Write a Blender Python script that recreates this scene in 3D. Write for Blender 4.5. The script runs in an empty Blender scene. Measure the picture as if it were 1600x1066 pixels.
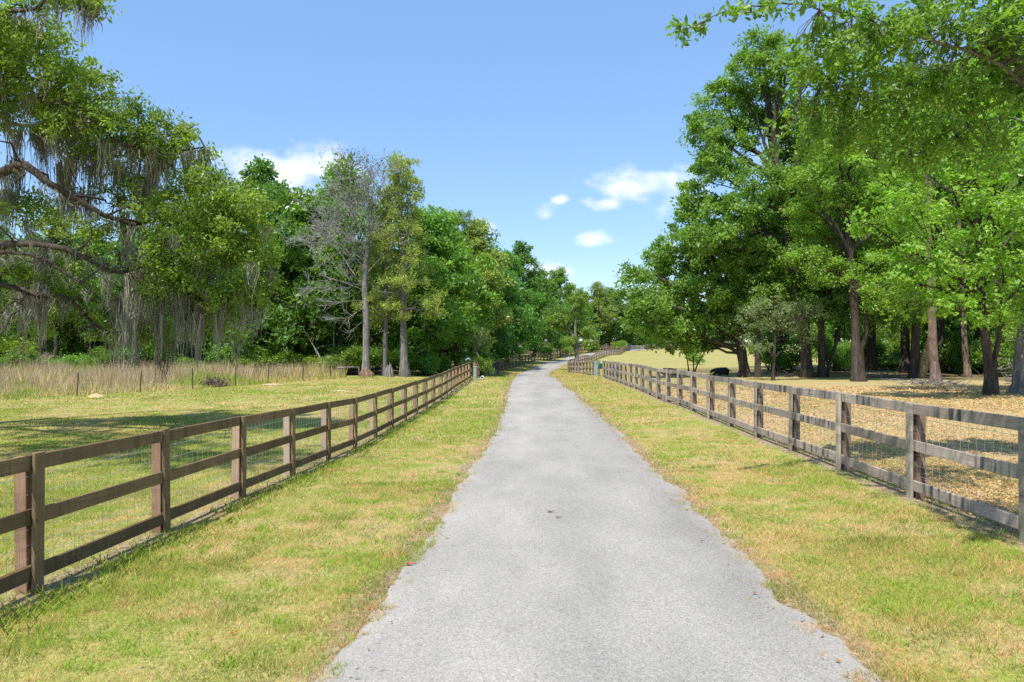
import bpy, math, random
import numpy as np
from mathutils import Vector, Matrix

# ------------------------------------------------------------------ camera, sky, sun, exposure
SC = bpy.context.scene
COL = SC.collection
CAMZ, F, CX, CY = 2.05, 1150.0, 800.0, 533.0          # eye height (m), focal length and centre in photo pixels

cam_data = bpy.data.cameras.new('camera')
cam = bpy.data.objects.new('camera', cam_data)
COL.objects.link(cam)
cam.location = (0, 0, CAMZ)
cam.rotation_euler = (math.radians(90), 0, 0)
cam_data.sensor_width = 36.0
cam_data.lens = 36.0 * F / 1600.0
cam_data.clip_start = 0.1
cam_data.clip_end = 5000
SC.camera = cam

SHX, SHY = 0.30, 0.50                                  # shadow displacement per metre of height
sun_vec = Vector((-SHX, -SHY, 1.0)).normalized()       # towards the sun
SUN_EL = math.asin(sun_vec.z)
SUN_AZ = math.atan2(sun_vec.x, sun_vec.y)              # from +Y towards +X

world = bpy.data.worlds.new('World')
SC.world = world
world.use_nodes = True


def px(u, v, Y):
    """point at depth Y that the photograph shows at pixel (u, v)"""
    return np.array([(u - CX) / F * Y, Y, CAMZ + (CY - v) / F * Y])


def build_sky():
    nt = world.node_tree
    nt.nodes.clear()
    N, L = nt.nodes.new, nt.links.new
    out = N('ShaderNodeOutputWorld')
    bg = N('ShaderNodeBackground')
    bg.inputs['Strength'].default_value = 0.15
    L(bg.outputs[0], out.inputs[0])
    sky = N('ShaderNodeTexSky')
    sky.sky_type = 'NISHITA'
    sky.sun_disc = False
    sky.sun_elevation = SUN_EL
    sky.sun_rotation = SUN_AZ
    sky.altitude = 20
    sky.air_density = 1.0
    sky.dust_density = 0.05
    sky.ozone_density = 2.0
    geo = N('ShaderNodeTexCoord')
    d = geo.outputs['Generated']

    def M(op, a, b=None, clamp=False):
        n = N('ShaderNodeMath'); n.operation = op; n.use_clamp = clamp
        for i, v in enumerate((a, b)):
            if v is None: continue
            if hasattr(v, 'is_output'): L(v, n.inputs[i])
            else: n.inputs[i].default_value = v
        return n.outputs[0]

    nz = N('ShaderNodeTexNoise'); nz.noise_dimensions = '3D'
    nz.inputs['Scale'].default_value = 21.0; nz.inputs['Detail'].default_value = 7.0
    nz.inputs['Roughness'].default_value = 0.56
    mp = N('ShaderNodeMapping'); mp.inputs['Scale'].default_value = (1, 1, 1.7)
    L(d, mp.inputs[0]); L(mp.outputs[0], nz.inputs['Vector'])
    noise = nz.outputs[0]
    blobs = []
    # (u, v, half width, half height, amount) of clouds in the photograph
    for u, v, a, b, k in [(420, 272, 85, 36, 1.15), (500, 256, 70, 32, 1.1), (450, 312, 75, 30, .95), (470, 300, 90, 40, .55),
                          (985, 290, 60, 28, 1.2), (940, 318, 42, 13, .85), (850, 332, 28, 14, .8), (876, 312, 18, 9, .7),
                          (935, 374, 36, 13, .95), (975, 372, 30, 9, .7), (753, 354, 22, 12, .95), (822, 386, 9, 7, .55),
                          (845, 425, 85, 26, .66), (800, 415, 45, 16, .5), (1060, 300, 50, 40, .7), (1075, 262, 40, 14, .5),
                          (160, 118, 45, 20, .42), (1235, 230, 60, 30, .7), (900, 450, 60, 14, .3), (120, 235, 70, 40, .5)]:
        c = Vector(((u - CX) / F, 1, (CY - v) / F)); n_ = c.length; c = c / n_
        blobs.append((c, (F * n_ / a, 3.0, F * n_ / b), k))
    rnd = random.Random(5)
    for i in range(26):                                # the same scattered clouds go on all round the sky
        az = rnd.uniform(math.radians(50), math.radians(310)); el = math.radians(rnd.choice([6, 9, 12, 15, 20, 28, 38]))
        c = Vector((math.sin(az) * math.cos(el), math.cos(az) * math.cos(el), math.sin(el)))
        w = rnd.uniform(8, 16)
        blobs.append((c, (w, w, w * 2.1), rnd.uniform(.7, 1.0)))
    total = None
    for c, s, k in blobs:
        sub = N('ShaderNodeVectorMath'); sub.operation = 'SUBTRACT'; L(d, sub.inputs[0]); sub.inputs[1].default_value = c
        mul = N('ShaderNodeVectorMath'); mul.operation = 'MULTIPLY'; L(sub.outputs[0], mul.inputs[0]); mul.inputs[1].default_value = s
        ln = N('ShaderNodeVectorMath'); ln.operation = 'LENGTH'; L(mul.outputs[0], ln.inputs[0])
        mr = N('ShaderNodeMapRange'); mr.interpolation_type = 'SMOOTHSTEP'
        mr.inputs['From Min'].default_value = 1.7; mr.inputs['From Max'].default_value = 0.0
        mr.inputs['To Min'].default_value = 0.0; mr.inputs['To Max'].default_value = k
        L(ln.outputs['Value'], mr.inputs['Value'])
        total = mr.outputs[0] if total is None else M('MAXIMUM', total, mr.outputs[0])
    # density = blob + (noise - .5) * edge, thin veil everywhere
    dens = M('ADD', total, M('MULTIPLY', M('SUBTRACT', noise, 0.5), 2.0))
    gate = M('MULTIPLY', total, 3.0, True)
    mr = N('ShaderNodeMapRange'); mr.interpolation_type = 'SMOOTHSTEP'
    mr.inputs['From Min'].default_value = 0.28; mr.inputs['From Max'].default_value = 1.25
    L(dens, mr.inputs['Value'])
    cl = M('MULTIPLY', M('MULTIPLY', mr.outputs[0], gate), 0.92, True)
    mix = N('ShaderNodeMix'); mix.data_type = 'RGBA'
    L(cl, mix.inputs['Factor'])
    hs = N('ShaderNodeHueSaturation'); hs.inputs['Saturation'].default_value = 1.05; hs.inputs['Value'].default_value = 1.0
    L(sky.outputs[0], hs.inputs['Color'])
    ev = N('ShaderNodeMix'); ev.data_type = 'RGBA'; ev.inputs['Factor'].default_value = 0.62
    L(hs.outputs[0], ev.inputs['A']); ev.inputs['B'].default_value = (0.80, 1.55, 2.92, 1)
    L(ev.outputs['Result'], mix.inputs['A'])
    mix.inputs['B'].default_value = (4.3, 4.45, 4.75, 1)
    L(mix.outputs['Result'], bg.inputs['Color'])


build_sky()
sun_data = bpy.data.lights.new('sun', 'SUN')
sun_data.energy = 3.5
sun_data.angle = math.radians(0.53)
sun_data.color = (1.0, 0.955, 0.88)
sun = bpy.data.objects.new('sun', sun_data)
COL.objects.link(sun)
sun.location = (-20, -10, 60)
sun.rotation_euler = sun_vec.to_track_quat('Z', 'Y').to_euler()

SC.view_settings.view_transform = 'Standard'
SC.view_settings.look = 'None'
SC.view_settings.gamma = 1
SC.view_settings.use_curve_mapping = False
SC.view_settings.exposure = 0.92
SC.render.engine = 'CYCLES'
SC.cycles.max_bounces = 8
SC.cycles.diffuse_bounces = 5
SC.cycles.transmission_bounces = 5
SC.cycles.caustics_reflective = False
SC.cycles.caustics_refractive = False
SC.cycles.use_denoising = False
SC.cycles.sample_clamp_indirect = 6

# ------------------------------------------------------------------ helpers
RNG = np.random.default_rng(7)


def hash2(ix, iy, seed):
    h = (ix.astype(np.int64) * 374761393 + iy.astype(np.int64) * 668265263 + seed * 1442695041) & 0xffffffff
    h = ((h ^ (h >> 13)) * 1274126177) & 0xffffffff
    return ((h ^ (h >> 16)) & 0xffff) / 65535.0


def vnoise(x, y, seed=0):
    x = np.asarray(x, float); y = np.asarray(y, float)
    ix, iy = np.floor(x), np.floor(y)
    fx, fy = x - ix, y - iy
    fx = fx * fx * (3 - 2 * fx); fy = fy * fy * (3 - 2 * fy)
    a = hash2(ix, iy, seed); b = hash2(ix + 1, iy, seed); c = hash2(ix, iy + 1, seed); d = hash2(ix + 1, iy + 1, seed)
    return (a * (1 - fx) + b * fx) * (1 - fy) + (c * (1 - fx) + d * fx) * fy


def fbm(x, y, seed=0, oct=3):
    s = 0; a = .5; t = 0
    for i in range(oct):
        s = s + a * vnoise(x * 2 ** i, y * 2 ** i, seed + i * 17); t += a; a *= .5
    return s / t


def sstep(a, b, x):
    t = np.clip((np.asarray(x, float) - a) / (b - a), 0, 1)
    return t * t * (3 - 2 * t)


def mesh_np(name, verts, faces, mat=None, col=None, smooth=False):
    """one mesh from numpy arrays; faces is an (n, 3|4) array or a list of such arrays"""
    me = bpy.data.meshes.new(name)
    verts = np.ascontiguousarray(verts, dtype=np.float32)
    if not isinstance(faces, (list, tuple)): faces = [faces]
    faces = [np.ascontiguousarray(f, dtype=np.int32) for f in faces if len(f)]
    loops = np.concatenate([f.ravel() for f in faces])
    sizes = np.concatenate([np.full(len(f), f.shape[1], np.int32) for f in faces])
    starts = np.concatenate([[0], np.cumsum(sizes)[:-1]]).astype(np.int32)
    me.vertices.add(len(verts)); me.vertices.foreach_set('co', verts.ravel())
    me.loops.add(len(loops)); me.loops.foreach_set('vertex_index', loops)
    me.polygons.add(len(sizes)); me.polygons.foreach_set('loop_start', starts)
    me.polygons.foreach_set('loop_total', sizes)
    me.polygons.foreach_set('use_smooth', np.full(len(sizes), bool(smooth)))
    if col is not None:
        at = me.attributes.new('Col', 'FLOAT_COLOR', 'POINT')
        c = np.ones((len(verts), 4), np.float32); c[:, :3] = col
        at.data.foreach_set('color', c.ravel())
    me.update(calc_edges=True)
    if mat: me.materials.append(mat)
    return me


class MB:
    """collects pieces of one mesh"""
    def __init__(s): s.v, s.q, s.t, s.c, s.n = [], [], [], [], 0
    def add(s, v, quads=None, tris=None, col=None):
        v = np.asarray(v, float)
        s.v.append(v)
        if quads is not None and len(quads): s.q.append(np.asarray(quads) + s.n)
        if tris is not None and len(tris): s.t.append(np.asarray(tris) + s.n)
        if col is not None: s.c.append(np.broadcast_to(np.asarray(col, float), (len(v), 3)))
        s.n += len(v)
    def mesh(s, name, mat, smooth=False):
        f = []
        if s.q: f.append(np.concatenate(s.q))
        if s.t: f.append(np.concatenate(s.t))
        return mesh_np(name, np.concatenate(s.v), f, mat, np.concatenate(s.c) if s.c else None, smooth)
    def tube(s, pts, rad, n=7, cap=True, jitter=0, rng=None, col=None):
        pts = np.asarray(pts, float); k = len(pts)
        rad = np.broadcast_to(np.asarray(rad, float), (k,))
        tan = np.gradient(pts, axis=0); tan /= np.linalg.norm(tan, axis=1, keepdims=True) + 1e-9
        ref = np.array([0.31, 0.95, 0.05]) if abs(tan[0, 2]) > .8 else np.array([0, 0, 1.0])
        u = np.cross(tan, ref); u /= np.linalg.norm(u, axis=1, keepdims=True) + 1e-9
        w = np.cross(tan, u)
        a = np.arange(n) / n * 2 * np.pi
        r = rad[:, None] * np.ones(n)[None]
        if jitter: r = r * (1 + jitter * (rng.random((k, n)) - .5))
        v = pts[:, None] + r[..., None] * (np.cos(a)[None, :, None] * u[:, None] + np.sin(a)[None, :, None] * w[:, None])
        i = np.arange(k - 1)[:, None] * n; j = np.arange(n)[None]; j2 = (j + 1) % n
        q = np.stack([i + j, i + j2, i + n + j2, i + n + j], -1).reshape(-1, 4)
        tr = []
        if cap:
            tr = [[(k - 1) * n, (k - 1) * n + b, (k - 1) * n + b + 1] for b in range(1, n - 1)]
            tr += [[0, b + 1, b] for b in range(1, n - 1)]
        s.add(v.reshape(-1, 3), q, tr, col)
    def box(s, lo, hi, bev=0.0, col=None):
        lo = np.asarray(lo, float); hi = np.asarray(hi, float)
        if bev <= 0:
            v = [[(lo, hi)[i][0], (lo, hi)[j][1], (lo, hi)[k][2]] for i in (0, 1) for j in (0, 1) for k in (0, 1)]
            q = [[0, 1, 3, 2], [4, 6, 7, 5], [0, 4, 5, 1], [2, 3, 7, 6], [0, 2, 6, 4], [1, 5, 7, 3]]
            s.add(v, q, None, col); return
        # chamfered box: 24 vertices, 6 faces + 12 edge quads + 8 corner triangles
        c = (lo + hi) / 2; h = (hi - lo) / 2
        v = []; idx = {}
        for sx in (-1, 1):
            for sy in (-1, 1):
                for sz in (-1, 1):
                    for ax in range(3):
                        p = np.array([sx, sy, sz], float) * (h - bev)
                        p[ax] = np.array([sx, sy, sz])[ax] * h[ax]
                        idx[(sx, sy, sz, ax)] = len(v); v.append(c + p)
        q = []; t = []
        for ax in range(3):
            b, d = [(1, 2), (2, 0), (0, 1)][ax]
            for sg in (-1, 1):
                ring = []
                for sb, sd in ((-1, -1), (1, -1), (1, 1), (-1, 1)):
                    k = [0, 0, 0]; k[ax] = sg; k[b] = sb; k[d] = sd
                    ring.append(idx[(*k, ax)])
                q.append(ring if sg > 0 else ring[::-1])
        for ax in range(3):
            b, d = [(1, 2), (2, 0), (0, 1)][ax]
            for sb in (-1, 1):
                for sd in (-1, 1):
                    k0 = [0, 0, 0]; k0[ax] = -1; k0[b] = sb; k0[d] = sd
                    k1 = list(k0); k1[ax] = 1
                    r = [idx[(*k0, b)], idx[(*k1, b)], idx[(*k1, d)], idx[(*k0, d)]]
                    q.append(r if sb * sd > 0 else r[::-1])
        for sx in (-1, 1):
            for sy in (-1, 1):
                for sz in (-1, 1):
                    r = [idx[(sx, sy, sz, a)] for a in range(3)]
                    t.append(r if sx * sy * sz > 0 else r[::-1])
        s.add(v, q, t, col)


def obj(name, me, parent=None, loc=None, rot=None, mat=None):
    o = bpy.data.objects.new(name, me)
    COL.objects.link(o)
    if loc is not None: o.location = loc
    if rot is not None: o.rotation_euler = rot
    if parent is not None: o.parent = parent
    return o


def tag(o, label, cat, group=None):
    o['label'] = label; o['category'] = cat
    if group: o['group'] = group
    return o


def empty(name, loc, label, cat, group=None):
    o = bpy.data.objects.new(name, None); COL.objects.link(o)
    o.location = loc; o.empty_display_size = .3
    return tag(o, label, cat, group)


def kind(o, k, label=None):
    o['kind'] = k
    if label: o['label'] = label
    return o


def catmull(pts, step):
    pts = np.asarray(pts, float)
    P = np.vstack([2 * pts[0] - pts[1], pts, 2 * pts[-1] - pts[-2]])
    out = []
    for i in range(1, len(P) - 2):
        n = max(2, int(np.linalg.norm(P[i + 1] - P[i]) / step * 2))
        t = np.linspace(0, 1, n, endpoint=False)[:, None]
        out.append(.5 * (2 * P[i] + (P[i + 1] - P[i - 1]) * t + (2 * P[i - 1] - 5 * P[i] + 4 * P[i + 1] - P[i + 2]) * t ** 2
                         + (3 * P[i] - P[i - 1] - 3 * P[i + 1] + P[i + 2]) * t ** 3))
    out.append(pts[-1:])
    q = np.concatenate(out)
    s = np.concatenate([[0], np.cumsum(np.linalg.norm(np.diff(q, axis=0), axis=1))])
    m = int(round(s[-1] / step))
    ss = np.linspace(0, s[-1], m + 1)
    return np.stack([np.interp(ss, s, q[:, k]) for k in range(q.shape[1])], 1)


# ------------------------------------------------------------------ materials
def newmat(name):
    m = bpy.data.materials.new(name); m.use_nodes = True
    nt = m.node_tree; nt.nodes.clear()
    return m, nt, nt.nodes.new, nt.links.new


def ramp(N, L, fac, stops, interp='LINEAR'):
    r = N('ShaderNodeValToRGB'); r.color_ramp.interpolation = interp
    el = r.color_ramp.elements
    while len(el) < len(stops): el.new(.5)
    for e, (p, c) in zip(el, stops):
        e.position = p; e.color = (*c, 1) if len(c) == 3 else c
    L(fac, r.inputs[0])
    return r.outputs[0]


def noise_node(N, L, vec, scale, detail=4, rough=.55, dist=0.0):
    n = N('ShaderNodeTexNoise'); n.inputs['Scale'].default_value = scale
    n.inputs['Detail'].default_value = detail; n.inputs['Roughness'].default_value = rough
    n.inputs['Distortion'].default_value = dist
    if vec is not None: L(vec, n.inputs['Vector'])
    return n.outputs['Fac']


def mixc(N, L, f, a, b, mode='MIX'):
    m = N('ShaderNodeMix'); m.data_type = 'RGBA'; m.blend_type = mode
    for k, v in (('Factor', f), ('A', a), ('B', b)):
        if hasattr(v, 'is_output'): L(v, m.inputs[k])
        elif k == 'Factor': m.inputs[k].default_value = v
        else: m.inputs[k].default_value = (*v, 1)
    return m.outputs['Result']


def principled(N, L, color, rough=.8, spec=.3, bump=None, bump_s=.3, bump_d=.01, metallic=0):
    out = N('ShaderNodeOutputMaterial'); p = N('ShaderNodeBsdfPrincipled')
    if hasattr(color, 'is_output'): L(color, p.inputs['Base Color'])
    else: p.inputs['Base Color'].default_value = (*color, 1)
    p.inputs['Roughness'].default_value = rough
    p.inputs['Specular IOR Level'].default_value = spec
    p.inputs['Metallic'].default_value = metallic
    if bump is not None:
        b = N('ShaderNodeBump'); b.inputs['Strength'].default_value = bump_s; b.inputs['Distance'].default_value = bump_d
        L(bump, b.inputs['Height']); L(b.outputs[0], p.inputs['Normal'])
    L(p.outputs[0], out.inputs[0])
    return p


def mat_leaf(name, trans=.4, gloss=.06, rough=.42, jitter=.16):
    m, nt, N, L = newmat(name)
    at = N('ShaderNodeAttribute'); at.attribute_name = 'Col'
    oi = N('ShaderNodeObjectInfo')
    hs = N('ShaderNodeHueSaturation')
    v = N('ShaderNodeMapRange'); v.inputs['To Min'].default_value = 1 - jitter; v.inputs['To Max'].default_value = 1 + jitter
    L(oi.outputs['Random'], v.inputs['Value']); L(v.outputs[0], hs.inputs['Value'])
    fr = N('ShaderNodeMath'); fr.operation = 'FRACT'
    mu = N('ShaderNodeMath'); mu.operation = 'MULTIPLY'; mu.inputs[1].default_value = 7.31
    L(oi.outputs['Random'], mu.inputs[0]); L(mu.outputs[0], fr.inputs[0])
    h = N('ShaderNodeMapRange'); h.inputs['To Min'].default_value = .5 - .022 * jitter / .16; h.inputs['To Max'].default_value = .5 + .018 * jitter / .16
    L(fr.outputs[0], h.inputs['Value']); L(h.outputs[0], hs.inputs['Hue'])
    L(at.outputs['Color'], hs.inputs['Color'])
    d = N('ShaderNodeBsdfDiffuse'); L(hs.outputs[0], d.inputs[0])
    t = N('ShaderNodeBsdfTranslucent')
    tc = mixc(N, L, 1.0, hs.outputs[0], (1.25, 1.40, .62), 'MULTIPLY'); L(tc, t.inputs[0])
    mx = N('ShaderNodeMixShader'); mx.inputs[0].default_value = trans
    L(d.outputs[0], mx.inputs[1]); L(t.outputs[0], mx.inputs[2])
    g = N('ShaderNodeBsdfGlossy'); g.inputs['Roughness'].default_value = rough; g.inputs[0].default_value = (.9, .95, 1, 1)
    mg = N('ShaderNodeMixShader'); mg.inputs[0].default_value = gloss
    L(mx.outputs[0], mg.inputs[1]); L(g.outputs[0], mg.inputs[2])
    out = N('ShaderNodeOutputMaterial'); L(mg.outputs[0], out.inputs[0])
    return m


def mat_bark(name, c1, c2, scale=6, zs=.18, bump=.9):
    m, nt, N, L = newmat(name)
    tc = N('ShaderNodeTexCoord'); mp = N('ShaderNodeMapping'); mp.inputs['Scale'].default_value = (1, 1, zs)
    L(tc.outputs['Object'], mp.inputs[0])
    n = noise_node(N, L, mp.outputs[0], scale, 6, .65, .4)
    n2 = noise_node(N, L, tc.outputs['Object'], 1.1, 3)
    c = ramp(N, L, n, [(.40, tuple(.55 * x for x in c1)), (.50, c1), (.64, c2)])
    c = mixc(N, L, n2, c, tuple(.75 * x for x in c2))
    principled(N, L, c, .92, .15, n, bump, .06)
    return m


def mat_wood(name, dark, light, axis, stain=(.05, .045, .04), stain_amt=.5, warm=None):
    """weathered board, grain along the local axis"""
    m, nt, N, L = newmat(name)
    tc = N('ShaderNodeTexCoord'); oi = N('ShaderNodeObjectInfo')
    off = N('ShaderNodeVectorMath'); off.operation = 'ADD'
    cb = N('ShaderNodeCombineXYZ')
    ml = N('ShaderNodeMath'); ml.operation = 'MULTIPLY'; ml.inputs[1].default_value = 57.0
    L(oi.outputs['Random'], ml.inputs[0])
    for i in range(3): L(ml.outputs[0], cb.inputs[i])
    L(tc.outputs['Object'], off.inputs[0]); L(cb.outputs[0], off.inputs[1])
    mp = N('ShaderNodeMapping'); s = [1, 1, 1]; s[axis] = .045
    mp.inputs['Scale'].default_value = s; L(off.outputs[0], mp.inputs[0])
    g = noise_node(N, L, mp.outputs[0], 55, 5, .6, 1.2)
    c = ramp(N, L, g, [(.25, dark), (.7, light)])
    big = noise_node(N, L, off.outputs[0], 1.7, 4, .6)
    c = mixc(N, L, ramp(N, L, big, [(.35, (0, 0, 0)), (.7, (.75, .75, .75))]), c, tuple(.6 * (a + b) / 2 for a, b in zip(dark, light)))
    # damp streaks across the board
    mp2 = N('ShaderNodeMapping'); s2 = [.35, .35, .35]; s2[axis] = 6.0; mp2.inputs['Scale'].default_value = s2
    L(off.outputs[0], mp2.inputs[0])
    st = noise_node(N, L, mp2.outputs[0], 1.6, 3, .6)
    big2 = noise_node(N, L, off.outputs[0], .9, 2, .5)
    sm = N('ShaderNodeMath'); sm.operation = 'MULTIPLY'
    L(ramp(N, L, st, [(.48, (0, 0, 0)), (.58, (1, 1, 1))]), sm.inputs[0]); L(ramp(N, L, big2, [(.42, (0, 0, 0)), (.56, (1, 1, 1))]), sm.inputs[1])
    sa = N('ShaderNodeMath'); sa.operation = 'MULTIPLY'; sa.inputs[1].default_value = stain_amt; L(sm.outputs[0], sa.inputs[0])
    c = mixc(N, L, sa.outputs[0], c, stain)
    if warm:
        wr = N('ShaderNodeMapRange'); wr.inputs['From Min'].default_value = .45; L(oi.outputs['Random'], wr.inputs['Value'])
        wm = N('ShaderNodeMath'); wm.operation = 'MULTIPLY'; wm.inputs[1].default_value = .6; wm.use_clamp = True; L(wr.outputs[0], wm.inputs[0])
        c = mixc(N, L, wm.outputs[0], c, warm)
    hs = N('ShaderNodeHueSaturation'); vr = N('ShaderNodeMapRange'); vr.inputs['To Min'].default_value = .78; vr.inputs['To Max'].default_value = 1.2
    L(oi.outputs['Random'], vr.inputs['Value']); L(vr.outputs[0], hs.inputs['Value']); L(c, hs.inputs['Color'])
    # knots
    vo = N('ShaderNodeTexVoronoi'); vo.inputs['Scale'].default_value = 2.6; L(off.outputs[0], vo.inputs['Vector'])
    kn = ramp(N, L, vo.outputs['Distance'], [(.0, (1, 1, 1)), (.055, (0, 0, 0))])
    c = mixc(N, L, kn, hs.outputs[0], tuple(.35 * x for x in dark))
    principled(N, L, c, .86, .2, g, .45, .006)
    return m


def mat_plain(name, c, rough=.6, spec=.4, metallic=0, var=.15, scale=9):
    m, nt, N, L = newmat(name)
    tc = N('ShaderNodeTexCoord')
    n = noise_node(N, L, tc.outputs['Object'], scale, 4)
    col = ramp(N, L, n, [(.3, tuple(x * (1 - var) for x in c)), (.7, tuple(min(1, x * (1 + var)) for x in c))])
    principled(N, L, col, rough, spec, n, .15, .004, metallic)
    return m


def mat_attr(name, rough=.9, trans=0.0, spec=.15):
    """colour from the mesh's own colour attribute"""
    m, nt, N, L = newmat(name)
    at = N('ShaderNodeAttribute'); at.attribute_name = 'Col'
    d = N('ShaderNodeBsdfDiffuse'); L(at.outputs['Color'], d.inputs[0])
    out = N('ShaderNodeOutputMaterial')
    sh = d.outputs[0]
    if trans:
        t = N('ShaderNodeBsdfTranslucent'); L(at.outputs['Color'], t.inputs[0])
        mx = N('ShaderNodeMixShader'); mx.inputs[0].default_value = trans
        L(d.outputs[0], mx.inputs[1]); L(t.outputs[0], mx.inputs[2]); sh = mx.outputs[0]
    L(sh, out.inputs[0])
    return m


M_LEAF = mat_leaf('leaf', .52, .03)
M_LEAF_GLOSSY = mat_leaf('leaf_waxy', .53, .03, .45, .05)
M_BARK_GREY = mat_bark('bark_grey', (.10, .085, .075), (.30, .27, .245))
M_BARK_BROWN = mat_bark('bark_brown', (.035, .028, .023), (.125, .098, .080))
M_BARK_RED = mat_bark('bark_pine', (.085, .055, .042), (.36, .25, .195), 9, .35)
M_BARK_OAK = mat_bark('bark_oak', (.04, .03, .024), (.14, .11, .085), 8, .5)
M_DEAD = mat_bark('dead_wood', (.13, .115, .105), (.36, .33, .305), 7, .15, .6)
M_TWIG = mat_bark('silver_twigs', (.27, .25, .235), (.46, .43, .405), 7, .15, .2)
M_ROT = mat_bark('rotten_wood', (.10, .055, .038), (.40, .255, .165), 5, .5, 1.0)
M_MOSS = mat_attr('spanish_moss', trans=.25)
M_GRASS = mat_attr('grass_blades', trans=.35)
M_LITTER = mat_attr('dry_leaves', trans=.15)
M_RAIL_L = mat_wood('brown_rail', (.135, .088, .042), (.29, .200, .102), 0, (.075, .058, .03), .5)
M_BAT_L = mat_wood('brown_batten', (.15, .098, .050), (.32, .222, .120), 2, (.09, .066, .04), .4)
M_POST_L = mat_wood('red_brown_post', (.30, .165, .095), (.52, .33, .21), 2, (.12, .08, .05), .35, (.40, .34, .27))
M_RAIL_R = mat_wood('grey_rail', (.28, .218, .172), (.56, .465, .385), 0, (.055, .055, .06), .85)
M_BAT_R = mat_wood('grey_batten', (.28, .235, .18), (.52, .455, .37), 2, (.08, .07, .06), .6)
M_POST_R = mat_wood('dark_post', (.15, .09, .06), (.34, .22, .15), 2, (.05, .035, .03), .6)
M_WIRE = mat_plain('galvanised_wire', (.45, .46, .46), .45, .5, .6)
M_STEEL_POST = mat_plain('dark_steel_post', (.06, .055, .05), .7, .3)

# ------------------------------------------------------------------ terrain
CTRL = np.array([
    # left fence line
    (-4.9, -30, 0.0), (-4.8, -8, -.1), (-4.7, 0, -.22), (-4.55, 7, -.33), (-4.46, 9.3, -.43), (-4.38, 11.9, -.46), (-4.3, 14.3, -.58), (-4.2, 16.8, -.65),
    (-4.1, 19.3, -.76), (-4.0, 21.9, -.80), (-3.94, 24.3, -.80), (-3.85, 27, -.82), (-3.5, 36, -.84), (-3.2, 46, -.85), (-3.1, 56, -.86),
    (-2.4, 81, -1.55), (.2, 100, -1.5), (4.5, 120, -1.1), (9.5, 137, -.75), (17, 165, -.6), (27, 190, -.4),
    # road
    (.3, -30, .1), (.4, -8, .05), (.45, 0, 0), (.55, 4.6, -.10), (.75, 10, -.28), (.95, 15, -.45), (1.3, 25, -.70), (1.45, 33, -.78), (1.65, 48, -1.02),
    (2.0, 70, -1.52), (2.6, 84, -1.72), (4.6, 100, -1.75), (8.5, 122, -1.6), (13, 139, -1.2), (21, 170, -.75), (33, 200, -.45),
    # right fence line
    (5.2, -30, .15), (5.2, -8, .1), (5.2, 0, 0), (5.43, 7.9, -.08), (5.5, 10.1, -.09), (5.6, 12.4, -.12), (5.7, 14.9, -.16), (5.8, 17.4, -.21), (5.85, 19.8, -.23),
    (6.0, 25, -.26), (6.1, 27.7, -.31), (6.3, 33.5, -.42), (6.5, 38.8, -.45), (6.8, 47.4, -.55), (7.27, 61, -.85), (6.7, 88, -1.74), (13.6, 125, -1.75), (24, 165, -1.15), (31, 195, -.7),
    # right pasture
    (12, 0, .1), (25, 0, .3), (60, 0, .4), (10, 15, -.1), (20, 18, 0), (20, 32, -.25), (30, 35, -.2), (14, 30, -.3), (18, 50, -.5), (30, 55, -.5), (12, 45, -.5),
    (14, 58, -.6), (15, 75, -.75), (25, 75, -.7), (18, 95, -1.0), (30, 110, -.7), (30, 140, -.6), (40, 170, -.4), (60, 200, -.1), (60, 120, -.4), (60, 60, -.3), (120, 100, 0),
    # left field and wood
    (-12, 0, -.4), (-30, 0, -.4), (-60, 0, -.4), (-10, 14, -.7), (-20, 22, -.85), (-10, 26, -.84), (-24, 40, -.94), (-12, 40, -.8), (-12, 53, -.68), (-11, 58, -.7), (-35, 38, -1.0),
    (-30, 65, -.9), (-60, 60, -1.0), (-10, 80, -1.0), (-30, 100, -.9), (-5, 120, -.9), (0, 160, -.6), (-60, 140, -.8), (10, 210, -.3), (40, 240, 0), (90, 260, .3),
    (-200, 100, -1), (200, 100, 0), (0, 400, .5), (-200, 400, 0), (200, 400, 1), (0, 900, 1), (-500, 900, 1), (500, 900, 1), (-500, 0, -1), (500, 0, 0), (0, -100, .2), (-200, -100, 0), (200, -100, .2),
    (0, 2500, 1), (-2500, 2500, 1), (2500, 2500, 1), (2500, 0, 0), (-2500, 0, 0)], float)


def _kernel(d2): return np.sqrt(d2 + 4.0)


def _solve():
    p = CTRL[:, :2]; n = len(p)
    K = _kernel(((p[:, None] - p[None]) ** 2).sum(-1)) - np.eye(n) * 1.2
    A = np.zeros((n + 1, n + 1)); A[:n, :n] = K; A[n, :n] = A[:n, n] = 1
    b = np.zeros(n + 1); b[:n] = CTRL[:, 2]
    return np.linalg.solve(A, b)


_W = _solve()


def T(x, y):
    """ground height"""
    x = np.asarray(x, float); y = np.asarray(y, float)
    sh = np.broadcast(x, y).shape
    x = np.broadcast_to(x, sh).ravel(); y = np.broadcast_to(y, sh).ravel()
    z = np.full(len(x), _W[-1])
    for i in range(len(CTRL)):
        z += _W[i] * _kernel((x - CTRL[i, 0]) ** 2 + (y - CTRL[i, 1]) ** 2)
    z += .05 * (fbm(x * .35, y * .35, 3, 2) - .5)
    return z.reshape(sh) if sh else float(z[0])


ROADC = catmull([(.2, -30), (.26, -10), (.34, 0), (.49, 4.63), (.93, 15), (1.31, 25.3), (1.45, 35), (1.65, 48), (2.0, 70), (2.6, 84), (4.6, 100), (8.5, 122), (13, 139),
                 (21, 170), (33, 200), (60, 235)], .5)
HALF = 1.70


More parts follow.
